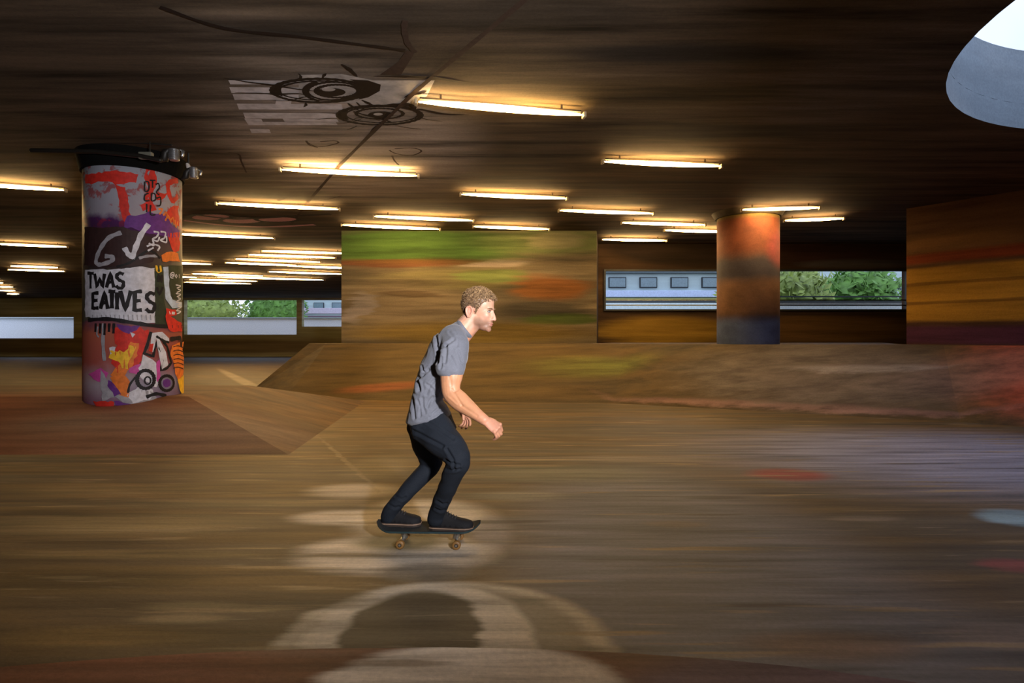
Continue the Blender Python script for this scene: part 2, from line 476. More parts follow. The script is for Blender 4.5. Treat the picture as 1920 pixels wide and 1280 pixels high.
# pink and grey lettering shapes far along the ceiling
for (cx, cy, rx, ry) in ((395, 406, 40, 6), (455, 412, 42, 6), (520, 410, 40, 5)):
    cpo(oval(cx, cy, rx, ry), 3)
    cst(oval(cx, cy, rx, ry), .10, mi=1, closed=True)
cst([(345, 412), (420, 421), (500, 424), (590, 420)], .14, mi=3)
cst([(360, 400), (440, 409), (540, 404), (620, 400)], .14, mi=1)
m_hazewhite = simple('worn_white_paint', (.44, .41, .39), .9, var=.35, scale=5, spec=.15)
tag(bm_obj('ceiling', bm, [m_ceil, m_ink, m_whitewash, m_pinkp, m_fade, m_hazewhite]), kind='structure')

# skylight: a round shaft up to the open sky
m_shaft = painted('pale_grey_shaft_paint', (.34, .38, .42), (.26, .31, .36), (), rough=.8, streak=(.5, .5, 2.0), amt=.2, spec=.2)
bm = bmesh.new()
n = 96; ztop = CEIL+.95
for i in range(n):
    t0, t1 = 2*pi*i/n, 2*pi*(i+1)/n
    def pt(t, r, z): return (SKC.x+r*cos(t), SKC.y+r*sin(t), z)
    quad(bm, [pt(t0, SKR, CEIL), pt(t1, SKR, CEIL), pt(t1, SKR, ztop), pt(t0, SKR, ztop)])
    quad(bm, [pt(t0, SKR, ztop), pt(t1, SKR, ztop), pt(t1, SKR+.25, ztop), pt(t0, SKR+.25, ztop)])
    quad(bm, [pt(t0, SKR+.25, ztop), pt(t1, SKR+.25, ztop), pt(t1, SKR+.25, CEIL+.3), pt(t0, SKR+.25, CEIL+.3)])
bmesh.ops.remove_doubles(bm, verts=bm.verts[:], dist=1e-4)
tag(bm_obj('window_1', bm, m_shaft, smooth=False), 'round skylight shaft of pale grey concrete in the ceiling', kind='structure')

# ------------------------------------------------------------------ walls
def slab(name, p0, p1, z0, z1, m, th=.25, holes=(), kind='structure', label=None, cat=None):
    """upright wall from p0 to p1 (plan), thickness th behind it, rectangular holes (s0,s1,z0,z1)"""
    p0 = Vector(p0); p1 = Vector(p1); d = (p1-p0); L = d.length; d.normalize(); nrm = Vector((-d.y, d.x))
    bm = bmesh.new()
    ss = sorted({0, L}|{h[0] for h in holes}|{h[1] for h in holes}); zz = sorted({z0, z1}|{h[2] for h in holes}|{h[3] for h in holes})
    def pt(s, t, z): q = p0+d*s+nrm*t; return (q.x, q.y, z)
    def solid(i, j):
        if i < 0 or j < 0 or i >= len(ss)-1 or j >= len(zz)-1: return False
        sc_, zc = (ss[i]+ss[i+1])/2, (zz[j]+zz[j+1])/2
        return not any(h[0] < sc_ < h[1] and h[2] < zc < h[3] for h in holes)
    for i in range(len(ss)-1):
        for j in range(len(zz)-1):
            if not solid(i, j): continue
            a, b, c, e = ss[i], ss[i+1], zz[j], zz[j+1]
            quad(bm, [pt(a, 0, c), pt(b, 0, c), pt(b, 0, e), pt(a, 0, e)])
            quad(bm, [pt(b, th, c), pt(a, th, c), pt(a, th, e), pt(b, th, e)])
            if not solid(i-1, j): quad(bm, [pt(a, th, c), pt(a, 0, c), pt(a, 0, e), pt(a, th, e)])
            if not solid(i+1, j): quad(bm, [pt(b, 0, c), pt(b, th, c), pt(b, th, e), pt(b, 0, e)])
            if not solid(i, j-1): quad(bm, [pt(a, th, c), pt(b, th, c), pt(b, 0, c), pt(a, 0, c)])
            if not solid(i, j+1): quad(bm, [pt(a, 0, e), pt(b, 0, e), pt(b, th, e), pt(a, th, e)])
    bmesh.ops.remove_doubles(bm, verts=bm.verts[:], dist=1e-4)
    return tag(bm_obj(name, bm, m), label, cat, kind=kind)

# middle graffiti wall at 14 m
G = (.075, .15, .028)
cw = [wb(14, 560, 425, 1000, 500, G, .95, .35), wb(14, 860, 425, 1190, 480, (.10, .13, .04), .8, .4), wb(14, 980, 430, 1100, 470, (.24, .21, .11), .7, .4),
      wb(14, 600, 484, 900, 503, (.16, .05, .02), .8, .4), wb(14, 880, 487, 990, 502, (.35, .28, .22), .7, .4), wb(14, 700, 500, 1000, 545, (.22, .19, .07), .7, .5),
      wb(14, 850, 505, 1000, 530, (.17, .22, .06), .8, .4), wb(14, 640, 510, 880, 640, (.21, .155, .09), .7, .6), wb(14, 940, 515, 1110, 565, (.26, .10, .025), .9, .4),
      wb(14, 900, 560, 1130, 600, (.04, .035, .025), .8, .5), wb(14, 960, 588, 1130, 610, (.07, .10, .02), .9, .4), wb(14, 640, 600, 1130, 650, (.19, .12, .02), .8, .5),
      wb(14, 700, 545, 840, 558, (.09, .06, .03), .8, .4), wb(14, 640, 545, 700, 610, (.30, .26, .25), .6, .4)]
m_cw = painted('sprayed_middle_wall', (.19, .145, .085), (.12, .095, .055), cw, rough=.85, streak=(.35, .6, 6.0), warp=(1.0, 0, .10), amt=.45, spec=.2)
slab('wall_back', (-4.07, 14), (2.02, 14), 0, CEIL, m_cw)
slab('wall_side', (2.02, 14), (2.35, 16), 0, CEIL, painted('dark_sprayed_side_wall', (.03, .02, .015), (.05, .03, .02), (), amt=.3))
# right rear wall with two long openings at 16 m
rw = [wb(16, 1130, 430, 1450, 505, (.022, .014, .011), .9, .3), wb(16, 1440, 430, 1720, 500, (.05, .022, .018), .8, .4), wb(16, 1500, 485, 1720, 506, (.13, .13, .15), .6, .5),
      wb(16, 1100, 590, 1400, 650, (.27, .16, .025), .9, .4), wb(16, 1400, 588, 1720, 645, (.16, .085, .03), .9, .4), wb(16, 1130, 583, 1720, 592, (.05, .03, .02), .8, .4)]
m_rw = painted('sprayed_rear_wall', (.08, .045, .022), (.05, .028, .018), rw, rough=.85, streak=(.35, .6, 6.0), warp=(.8, 0, .06), amt=.4, spec=.2)
def sx(px, d): return (px-960)/F*d
W = [(sx(1132, 16), sx(1382, 16)), (sx(1441, 16), sx(1702, 16))]
zA, zB = HC+(H-583)/F*16, HC+(H-505)/F*16
o0 = 2.35
slab('wall_rear', (o0, 16), (15.5, 16), 0, CEIL, m_rw, holes=[(a-o0, b-o0, zA, zB) for a, b in W])
m_frame = simple('dark_painted_metal', (.03, .035, .04), .5, spec=.4)
m_framel = simple('pale_painted_metal', (.35, .40, .42), .5)
for k, (a, b) in enumerate(W):
    bm = bmesh.new()
    t = .05
    for (c, s_) in ((((a+b)/2, 16.0, zA+t/2), (b-a, .1, t)), (((a+b)/2, 16.0, zB-t/2), (b-a, .1, t)), ((a+t/2, 16.0, (zA+zB)/2), (t, .1, zB-zA-2*t)), ((b-t/2, 16.0, (zA+zB)/2), (t, .1, zB-zA-2*t))):
        box(bm, c, s_)
    f = bm_obj('window_%d' % (k+2), bm, m_frame); tag(f, kind='structure')
    bm = bmesh.new(); box(bm, ((a+b)/2, 16.02, zA+.16), (b-a-.1, .04, .03)); box(bm, ((a+b)/2, 16.02, zA+.30), (b-a-.1, .04, .03))
    bm_obj('rail', bm, m_frame if k else m_framel, f)

# right wall, running away from the camera towards the openings
A1 = Vector((7.8, 11.6)); dr = (Vector((8.84, 10.1))-A1).normalized()
B1 = A1+dr*9.5
def rb(s0, s1, z0, z1, col, a=1.0, soft=.4):
    c = A1+dr*((s0+s1)/2)
    return ((c.x, c.y, (z0+z1)/2), ((s1-s0)/2*abs(dr.x)+.01, 8.0, (z1-z0)/2), (0, 0, 0), col, a, soft)
rwl = [rb(-12, 14, 1.55, 2.62, (.46, .24, .03), .95, .12), rb(-1, 2.5, 2.55, 3.3, (.20, .10, .035), .8, .5), rb(.9, 18, 2.85, 3.7, (.022, .024, .035), .95, .4),
       rb(-10, 14, 2.66, 2.90, (.24, .045, .015), .9, .5), rb(.8, 20, 2.60, 2.76, (.28, .25, .26), .7, .5), rb(-12, 14, 1.9, 1.97, (.20, .10, .02), .8, .5), rb(-12, 14, 2.25, 2.32, (.22, .11, .02), .8, .5), rb(-12, 14, 1.1, 1.5, (.10, .03, .07), .9, .4)]
m_rwl = painted('golden_sprayed_right_wall', (.12, .06, .03), (.09, .045, .025), rwl, rough=.85, streak=(.4, .4, 5.0), warp=(.5, 0, .06), amt=.35, spec=.2)
slab('wall_right', A1, B1, 0, CEIL, m_rwl, th=.3)
# left hall: far wall with low openings to daylight, left wall, wall behind the camera
d2 = 38
lw = [wb(d2, -200, 535, 760, 560, (.12, .10, .06), .7, .5), wb(d2, -300, 628, 800, 668, (.16, .10, .04), .9, .4), wb(d2, 560, 545, 720, 612, (.40, .36, .36), .8, .4)]
m_lw = painted('far_left_wall', (.42, .38, .22), (.32, .28, .14), lw, rough=.85, streak=(.15, .5, 4.0), warp=(2.0, 0, .2), amt=.35)
def zz(py, d): return HC-(py-H)/F*d
holes = []
for (x0, x1, y0, y1) in ((-160, 138, 634, 594), (345, 556, 627, 562), (566, 700, 612, 562)):
    holes.append((sx(x0, d2)+34, sx(x1, d2)+34, zz(y0, d2), zz(y1, d2)))
slab('wall_far', (-34, d2), (-4.07, d2), 0, CEIL, m_lw, th=.4, holes=holes)
m_dark = painted('dark_bare_concrete', (.06, .045, .03), (.045, .033, .024), (), amt=.3)
slab('wall_left', (-33.9, -6), (-33.9, 38.3), 0, CEIL, m_dark, th=-.3)
slab('wall_front', (-34, -5.9), (16, -5.9), 0, CEIL, m_dark, th=-.3)
slab('wall_side', (15.9, -6), (15.9, 16), 0, CEIL, m_dark, th=.3)
slab('wall_hall', (-4.07, 14.25), (-4.07, 38), 0, CEIL, m_dark, th=-.3)

# ------------------------------------------------------------------ banks
def bank(name, polys, m, label):
    bm = bmesh.new()
    for p in polys: quad(bm, p)
    bmesh.ops.remove_doubles(bm, verts=bm.verts[:], dist=1e-4)
    bmesh.ops.recalc_face_normals(bm, faces=bm.faces[:])
    return tag(bm_obj(name, bm, m), label, 'concrete bank')
bb = [((-7.5, 7, 0), (4.5, 1.8, 2), (0, 0, 0), (.30, .075, .03), .75, .6), ((-4.3, 7.0, 0), (2.2, .9, 2), (0, 0, 0), (.20, .13, .10), .9, .5), ((-8.5, 6.6, 0), (5, .6, 2), (0, 0, 0), (.22, .07, .03), .6, .5)]
m_bank = painted('worn_painted_bank', (.15, .085, .045), (.11, .07, .045), bb, rough=.7, streak=(.6, 5, 5), warp=(.4, .08, 0), amt=.35)
TZ = .44
TR = (-4.5, 8.15, TZ); TL = (-14, 8.15, TZ); BR = (-2.4, 6.3, 0); BL = (-14, 6.3, 0); KR = (-4.5, 10.0, TZ); KBR = (-2.9, 11.6, 0); KL = (-14, 10, TZ); KBL = (-14, 11.6, 0)
bank('skate_bank', [[BL, BR, TR, TL], [BR, KBR, KR, TR], [TL, TR, KR, KL], [KR, KBR, KBL, KL], [BL, TL, KL, KBL], [BL, KBL, KBR, BR]], m_bank, 'low sloping concrete bank round the foot of the graffiti pillar')
# rear bank
foot = [(-5.9, 13.1), (-4.6, 11.9), (1.94, 11.2), (4.3, 9.95), (6.67, 8.73), (9.5, 6.2), (12.5, 3.2)]
topp = [(-4.7, 13.6), (-4.2, 13.3), (2.4, 12.6), (4.9, 11.25), (7.5, 10.2), (10.0, 7.6), (13.2, 4.2)]
zt = 1.12
rbk = [((9.3, 8.4, .6), (2.4, 1.6, 2), (0, 0, -.5), (.60, .10, .06), .98, .5), ((7.6, 9.3, .6), (1.6, .5, 2), (0, 0, -.4), (.30, .15, .12), .6, .6),
       ((6.1, 10.2, .9), (1.3, .10, 3), (0, 0, -.38), (.60, .58, .62), .8, .5),
       ((4.6, 9.95, .1), (3.2, .09, 3), (0, 0, -.47), (.42, .22, .22), .6, .7),
       ((1.4, 12.1, .9), (1.6, .3, 3), (0, 0, -.1), (.17, .20, .04), .7, .6), ((-1.5, 12.3, .5), (3.5, 1.2, 3), (0, 0, 0), (.12, .075, .02), .7, .6), ((-2.6, 12.0, .3), (1.1, .12, 3), (0, 0, 0), (.30, .09, .03), .7, .6),
       ((5.5, 10.3, .5), (2.6, .9, 3), (0, 0, -.4), (.20, .17, .17), .7, .6)]
m_rb = painted('worn_rear_bank', (.105, .066, .026), (.08, .055, .028), rbk, rough=.7, streak=(.5, 4, 9), warp=(.3, .02, .02), amt=.4)
polys = []
for i in range(len(foot)-1):
    a, b, c, d = foot[i], foot[i+1], topp[i+1], topp[i]
    polys.append([(*a, 0), (*b, 0), (*c, zt), (*d, zt)])
rear = [(-4.7, 13.9), (-4.2, 13.9), (2.4, 13.9), (4.9, 15.9), (7.6, 11.6), (10.1, 8.0), (13.3, 4.3)]
for i in range(len(topp)-1):
    polys.append([(*topp[i], zt), (*topp[i+1], zt), (*rear[i+1], zt), (*rear[i], zt)])
polys.append([(2.4, 13.9, zt), (2.45, 15.9, zt), (4.9, 15.9, zt)])
polys.append([(4.9, 15.9, zt), (10, 15.9, zt), (7.7, 11.55, zt)])
bank('rear_skate_bank', polys, m_rb, 'long worn bank rising to the walls at the back and right')

# kerb in the foreground
m_kerb = painted('painted_kerb_top', (.20, .095, .055), (.17, .10, .07), [fb(560, 1205, 1195, 1400, (.78, .70, .60), .97, .14, z=.07), fb(1150, 1210, 2100, 1400, (.14, .10, .13), .9, .3, z=.07), fb(-300, 1205, 560, 1400, (.20, .07, .045), .6, .4, z=.07), fb(620, 1235, 850, 1252, (.26, .18, .11), .6, .5, z=.07)], rough=.7, streak=(1.0, 12, 12), warp=(.12, .02, 0), amt=.4)
edge = [(-500, 1290), (0, 1250), (150, 1238), (300, 1228), (450, 1220), (600, 1215.5), (830, 1213), (1000, 1216), (1180, 1224), (1350, 1236), (1500, 1250), (1700, 1276), (1950, 1320), (2300, 1400)]
bm = bmesh.new(); t0 = []; g0 = []
for e in edge:
    q = onplane(e[0], e[1], .07); t0.append(q); g0.append(Vector((q.x*1.004, q.y+.012, 0)))
for i in range(len(edge)-1):
    a, b = t0[i], t0[i+1]
    quad(bm, [a, (a.x, .9, .07), (b.x, .9, .07), b]); quad(bm, [g0[i], a, b, g0[i+1]])
a, b = t0[0], t0[-1]
quad(bm, [(a.x, .9, 0), (b.x, .9, 0), (b.x, .9, .07), (a.x, .9, .07)])
bmesh.ops.remove_doubles(bm, verts=bm.verts[:], dist=1e-4); bmesh.ops.recalc_face_normals(bm, faces=bm.faces[:])
tag(bm_obj('concrete_kerb', bm, m_kerb), 'low curved kerb painted maroon and white at the very front', 'kerb')

# ------------------------------------------------------------------ graffiti pillar
PC = Vector((-5.40, 8.38)); PR = .60
col = thing('graffiti_pillar', (PC.x, PC.y, .30), 'thick round pillar covered with red, white and black graffiti', 'pillar')
m, nt, bs = new_mat('pillar_paint_layers')
g = nt.nodes.new('ShaderNodeNewGeometry'); sp = nt.nodes.new('ShaderNodeSeparateXYZ'); nt.links.new(g.outputs['Position'], sp.inputs[0])
n1 = noise_n(nt, g.outputs['Position'], 3.0, 5, .6); n2 = noise_n(nt, g.outputs['Position'], 7.0, 5, .6, .5)
zw = math_(nt, 'ADD', sp.outputs['Z'], math_(nt, 'MULTIPLY', math_(nt, 'SUBTRACT', n1.outputs['Fac'], .5), .35))
rp = nt.nodes.new('ShaderNodeValToRGB'); nt.links.new(mapr(nt, zw, 0.3, 3.6, 0, 1), rp.inputs[0])
el = rp.color_ramp.elements
stops = [(0, (.30, .12, .22)), (.10, (.48, .42, .50)), (.20, (.42, .10, .08)), (.30, (.45, .12, .07)), (.355, (.16, .06, .10)), (.36, (.10, .10, .07)), (.56, (.08, .07, .05)), (.57, (.035, .022, .022)), (.70, (.05, .02, .045)), (.77, (.09, .02, .12)), (.80, (.42, .38, .46)), (.9, (.52, .52, .62)), (1, (.55, .58, .68))]
el[0].position, el[0].color = stops[0][0], c4(stops[0][1]); el[1].position, el[1].color = 1, c4(stops[-1][1])
for p_, c_ in stops[1:-1]:
    e_ = el.new(p_); e_.color = c4(c_)
redm = mapr(nt, n2.outputs['Fac'], .52, .60, 0, .75, True)
lowm = math_(nt, 'MULTIPLY', redm, mapr(nt, sp.outputs['Z'], 2.7, 2.9, 0, 1))
cc = mixc(nt, lowm, rp.outputs[0], (.48, .03, .02))
nt.links.new(cc, bs.inputs['Base Color']); bs.inputs['Roughness'].default_value = .55
m_pil = m
bm = bmesh.new()
cyl(bm, (PC.x, PC.y, .0), (PC.x, PC.y, 3.54), PR, n=96)
shaft = bm_obj('shaft', bm, m_pil, col, smooth=False)
for p in shaft.data.polygons: p.use_smooth = abs(p.normal.z) < .5
bm = bmesh.new(); cyl(bm, (PC.x, PC.y, 3.54), (PC.x, PC.y, CEIL), PR+.03, PR+.09, n=64)
bm_obj('collar', bm, simple('black_collar_band', (.004, .004, .004), .9, spec=.1), col)  # one even near-black over the whole collar

def cyl3(u, v, l):
    a = u/PR; return Vector((PC.x+(PR+l)*sin(a), PC.y-(PR+l)*cos(a), v))
def pilpx(x, y):
    dx = (x-960)/F; A = dx*dx+1; B = -2*(dx*PC.x+PC.y); C = PC.length_squared-PR*PR; D = B*B-4*A*C
    t = (-B-sqrt(max(D, 0)))/(2*A); q = Vector((dx*t, t))
    return Vector((atan2(q.x-PC.x, -(q.y-PC.y))*PR, HC-(y-H)/F*t))
ps = Surf(cyl3, pilpx)
def clx(x, y):      # keep inside the visible width of the pillar
    return (min(max(x, 157), 342), y)
# the pillar is a touch narrower here than in the picture: rescale columns 148..352 -> 156..343
def R_(pts): return [(157+(x-148)*(186/205.), y) for x, y in pts]
_layers = {}
def pm(name, c, rough=.6): return simple(name, c, rough, var=.22, scale=14, spec=.3)
PM = dict(white=pm('white_spray', (.62, .62, .70)), red=pm('red_spray', (.60, .03, .02)), black=pm('black_marker', (.012, .010, .012)), purple=pm('purple_spray', (.13, .03, .22)),
          orange=pm('orange_spray', (.75, .19, .03)), yellow=pm('yellow_spray', (.85, .50, .03)), magenta=pm('magenta_spray', (.55, .07, .32)), brown=pm('dark_brown_spray', (.04, .018, .018)), blue=pm('pale_blue_spray', (.45, .55, .72)), dgreen=pm('dark_green_spray', (.035, .045, .025)), grey=pm('grey_fill', (.33, .32, .36)))
bms = {}
def gbm(part, colr):
    k = (part, colr)
    if k not in bms: bms[k] = bmesh.new()
    return bms[k]
def jag(pts, a=2.0, seed=1):
    """roughen a spray outline"""
    rnd = random.Random(seed*13+len(pts)); out = []
    for (x0, y0), (x1, y1) in zip(pts, pts[1:]+pts[:1]):
        L = sqrt((x1-x0)**2+(y1-y0)**2); k = max(1, int(L/7))
        for i in range(k):
            t = i/k; out.append((x0+(x1-x0)*t+rnd.uniform(-a, a), y0+(y1-y0)*t+rnd.uniform(-a, a)))
    return out
def gp(part, colr, pts, j=1.5, seed=1): ps.poly(gbm(part, colr), ps.px([clx(*p) for p in R_(jag(pts, j, seed) if j else pts)]))
def gs(part, colr, pts, w_, **k): ps.stroke(gbm(part, colr), ps.px([clx(*p) for p in R_(pts)]), w_, **k)
# -- top: red haze on white
gp('red_patch', 'red', [(150, 326), (215, 320), (262, 326), (258, 342), (214, 346), (200, 338), (150, 346)], 2, 1)
gp('red_patch', 'red', [(214, 346), (234, 350), (240, 380), (246, 410), (232, 420), (224, 390)], 2, 2)
gp('red_patch', 'red', [(276, 314), (294, 316), (300, 330), (296, 352), (288, 372), (298, 392), (282, 398), (274, 372), (280, 350), (274, 335)], 2, 3)
gp('red_patch', 'red', [(296, 360), (322, 362), (316, 372), (300, 374)], 2, 4)
gs('red_patch', 'red', [(342, 338), (326, 342), (322, 352), (330, 376), (342, 368)], .07)
gp('red_patch', 'red', [(326, 388), (343, 386), (345, 424), (336, 420), (326, 412), (318, 402)], 1.5, 6)
gp('red_patch', 'red', [(264, 384), (278, 378), (284, 392), (270, 396)], 1.5, 7)
gp('purple_patch', 'purple', [(236, 406), (262, 402), (284, 398), (312, 402), (322, 410), (330, 424), (345, 430), (345, 446), (300, 440), (262, 432), (230, 424)], 2, 8)
gp('red_patch', 'red', [(322, 436), (346, 434), (346, 470), (334, 474), (326, 456)], 1.5, 9)
gp('brown_patch', 'brown', [(150, 426), (230, 426), (262, 434), (290, 446), (300, 476), (290, 492), (240, 500), (150, 498)], 1.5, 10)
# tall tag letters in black on the red
for t_ in ([(274, 340), (274, 358), (282, 356), (282, 342), (275, 340)], [(284, 338), (296, 338)], [(290, 338), (290, 352)], [(282, 362), (274, 366), (274, 376), (284, 376)], [(288, 362), (288, 376), (296, 374), (295, 364), (288, 362)], [(278, 382), (278, 398)], [(286, 384), (286, 402), (296, 402)], [(296, 346), (302, 344), (304, 352), (298, 360), (304, 366)], [(298, 372), (306, 370), (306, 384), (298, 386)]):
    gs('tag_lettering', 'black', t_, .02)
for t_ in ([(302, 392), (310, 392), (304, 402)], [(312, 404), (318, 398), (322, 410)], [(316, 414), (322, 404), (328, 418)], [(326, 414), (332, 408), (334, 422)], [(336, 412), (338, 426), (342, 414)]):
    gs('tag_lettering', 'orange', t_, .022)
# -- two big white letters
gs('big_white_lettering', 'grey', [(226, 436), (200, 446), (182, 468), (174, 490), (182, 496), (204, 490), (208, 482), (192, 480)], .055, smooth=True)
gs('big_white_lettering', 'white', [(232, 464), (240, 476), (248, 484), (256, 462), (266, 440), (282, 420)], .06, smooth=False)
gs('big_white_lettering', 'grey', [(262, 484), (280, 480), (300, 480)], .035)
gs('big_white_lettering', 'black', [(216, 500), (244, 492), (282, 470), (306, 484)], .03)
for t_ in ([(292, 434), (302, 436), (298, 444), (290, 448), (300, 452), (304, 444)], [(306, 434), (316, 436), (314, 446), (306, 450), (318, 454), (318, 442)], [(282, 456), (292, 460), (290, 448)], [(278, 462), (290, 458), (304, 462), (300, 470)], [(280, 470), (292, 464)]):
    gs('white_squiggle', 'white', t_, .022)
gp('red_patch', 'orange', [(308, 478), (326, 470), (342, 476), (346, 490), (310, 490)], 1.5, 11)
# -- white panel with black words
gp('white_panel', 'white', [(152, 506), (228, 504), (262, 500), (294, 503), (296, 606), (248, 602), (152, 594)], 1.2, 12)
gp('dark_strip', 'dgreen', [(294, 498), (312, 498), (314, 560), (320, 608), (294, 608)], 1, 13)
gp('white_strip', 'blue', [(312, 500), (322, 500), (325, 545), (330, 562), (350, 566), (350, 576), (330, 578), (316, 560)], 1, 14)
gp('dark_strip', 'dgreen', [(322, 498), (352, 498), (352, 564), (332, 560), (326, 544)], 1, 15)
gp('yellow_spot', 'yellow', [(296, 498), (308, 498), (309, 509), (302, 512), (297, 508)], .8, 16)
def letters(word_spec, colr, wd, part):
    for ch, x0, x1, y0, y1 in word_spec:
        for stn in GL[ch]:
            gs(part, colr, [(x0+(x1-x0)*a, y0+(y1-y0)*b) for a, b in stn], wd, smooth=ch in 'SC@')
GL = {'T': [[(0, 0), (1, .02)], [(.5, 0), (.5, 1)]], 'W': [[(0, 0), (.2, 1), (.5, .35), (.8, 1), (1, 0)]], 'A': [[(0, 1), (.5, 0), (1, 1)], [(.2, .65), (.85, .62)]],
      'S': [[(1, .08), (.5, 0), (.08, .2), (.4, .45), (.95, .62), (.85, .95), (.4, 1), (0, .85)]], 'E': [[(1, 0), (.1, .03), (.05, 1), (1, .97)], [(.08, .5), (.85, .48)]],
      'I': [[(.5, 0), (.5, 1)]], 'V': [[(0, 0), (.45, 1), (1, 0)]], 'N': [[(0, 1), (0, 0), (1, 1), (1, 0)]], 'O': [[(.5, 0), (0, .5), (.5, 1), (1, .5), (.5, 0)]], '@': [[(.7, .35), (.4, .3), (.35, .6), (.7, .65), (.75, .3), (.8, .7), (1, .5), (.9, .05), (.4, 0), (0, .4), (.2, .95), (.8, 1)]]}
letters([('T', 157, 170, 512, 541), ('W', 172, 192, 513, 539), ('A', 196, 211, 511, 539), ('S', 215, 231, 512, 540)], 'black', .042, 'black_lettering')
letters([('E', 167, 180, 549, 578), ('A', 184, 199, 547, 579), ('T', 200, 214, 546, 578), ('I', 214, 221, 548, 580), ('V', 224, 246, 545, 582), ('E', 252, 268, 546, 582), ('S', 276, 294, 549, 584)], 'black', .048, 'black_lettering')
for x_ in range(168, 292, 9): gs('black_lettering', 'grey', [(x_, 590), (x_+1, 600)], .012)
letters([('@', 325, 333, 511, 521), ('O', 335, 339, 514, 521), ('I', 342, 344, 514, 521)], 'white', .014, 'small_white_lettering')
letters([('N', 301, 308, 515, 528), ('V', 298, 310, 538, 552)], 'black', .03, 'black_lettering')
for k in range(7): gs('small_white_lettering', 'white', [(336+(k % 2)*4, 534+k*8), (346, 536+k*8), (338, 540+k*8)], .016)
gp('red_patch', 'red', [(316, 578), (336, 580), (337, 590), (324, 592), (338, 600), (348, 604), (348, 622), (326, 622), (316, 600)], 1.5, 17)
gp('white_strip', 'white', [(322, 584), (334, 585), (334, 589), (324, 589)], .6, 18)
gs('black_line', 'black', [(160, 600), (200, 598), (244, 604), (300, 611), (350, 612)], .05)
# -- lower burst of colours
gp('red_patch', 'red', [(208, 618), (240, 612), (280, 618), (280, 640), (268, 664), (262, 690), (226, 700), (206, 680), (216, 650)], 3, 19)
gp('orange_patch', 'orange', [(244, 640), (260, 642), (258, 668), (244, 690), (220, 720), (206, 700), (226, 680), (238, 664)], 3, 20)
gp('yellow_patch', 'yellow', [(204, 654), (232, 660), (244, 646), (256, 652), (246, 668), (238, 690), (226, 690), (222, 676), (202, 672)], 2.5, 21)
gp('white_patch', 'white', [(202, 652), (216, 650), (214, 660), (204, 664)], 1.5, 22)
gp('purple_patch', 'purple', [(218, 608), (262, 612), (258, 620), (240, 624), (222, 618)], 2, 23)
gp('white_patch', 'white', [(244, 622), (256, 626), (250, 634)], 1.5, 24)
gp('magenta_patch', 'magenta', [(240, 690), (266, 680), (272, 690), (262, 704), (242, 700)], 2, 25)
gp('magenta_patch', 'magenta', [(162, 700), (186, 690), (200, 700), (196, 716), (170, 712)], 2, 26)
gp('white_patch', 'white', [(262, 690), (272, 666), (290, 672), (298, 690), (304, 704), (296, 726), (272, 714), (262, 704)], 2, 27)
gp('white_patch', 'grey', [(186, 694), (196, 712), (212, 730), (230, 742), (250, 736), (262, 728), (290, 734), (296, 746), (262, 760), (244, 762), (214, 744), (190, 752), (184, 720)], 2, 28)
gp('white_patch', 'white', [(236, 738), (262, 724), (290, 730), (288, 746), (250, 756)], 2, 29)
gp('red_patch', 'orange', [(206, 706), (236, 706), (246, 720), (240, 744), (224, 738), (210, 722)], 2, 30)
gp('purple_patch', 'purple', [(200, 712), (212, 720), (226, 738), (212, 742), (200, 724)], 1.5, 31)
gp('purple_patch', 'purple', [(214, 750), (244, 758), (242, 766), (216, 760)], 1.5, 32)
gp('orange_patch', 'orange', [(326, 646), (350, 640), (352, 700), (340, 716), (334, 690), (324, 664)], 2, 33)
gp('yellow_patch', 'yellow', [(338, 712), (353, 702), (354, 740), (346, 738)], 1, 34)
gp('magenta_patch', 'magenta', [(296, 678), (304, 672), (304, 708), (298, 716)], 1, 35)
gs('white_lines', 'grey', [(192, 606), (190, 640), (193, 676)], .045)
gs('white_lines', 'grey', [(180, 612), (178, 626), (182, 632)], .02)
for k in range(5): gs('black_drips', 'black', [(176+k*9, 606), (175+k*9, 622+3*(k % 3))], .03)
# arrow / letter outlines
gs('black_outline', 'black', [(286, 622), (278, 648), (272, 662), (290, 668), (296, 640), (308, 676), (306, 694), (318, 690), (326, 680), (318, 650), (306, 634)], .035, smooth=False)
gp('white_patch', 'white', [(288, 624), (308, 622), (322, 634), (322, 640), (306, 636), (300, 632), (316, 660), (320, 684), (308, 692), (302, 668), (296, 634), (290, 660), (282, 658)], .5, 36)
gp('magenta_patch', 'red', [(284, 644), (291, 644), (288, 660), (281, 658)], .5, 37)
gs('black_outline', 'black', [(296, 630), (310, 638), (322, 642)], .03)
gs('black_outline', 'black', oval(275, 711, 17, 17, 16), .045, closed=True)
gs('black_outline', 'black', oval(279, 713, 6, 7, 10), .02, closed=True)
gs('black_outline', 'black', oval(317, 718, 14, 14, 16), .04, closed=True)
gp('purple_patch', 'purple', oval(317, 718, 8, 8, 10), .5, 38)
gs('black_outline', 'black', [(256, 706), (244, 720), (240, 736)], .025)
gs('black_outline', 'black', [(276, 744), (296, 738), (316, 742)], .045)
gs('black_outline', 'black', [(324, 636), (344, 634), (346, 650)], .06)
for k in range(6): gs('orange_scribble', 'brown', [(330, 650+k*8), (340, 648+k*8), (350, 652+k*8)], .012)
gp('orange_patch', 'red', [(172, 752), (214, 752), (212, 764), (180, 766)], 1.5, 39)
for (part, colr), b in bms.items():
    bm_obj(part, b, PM[colr], col)

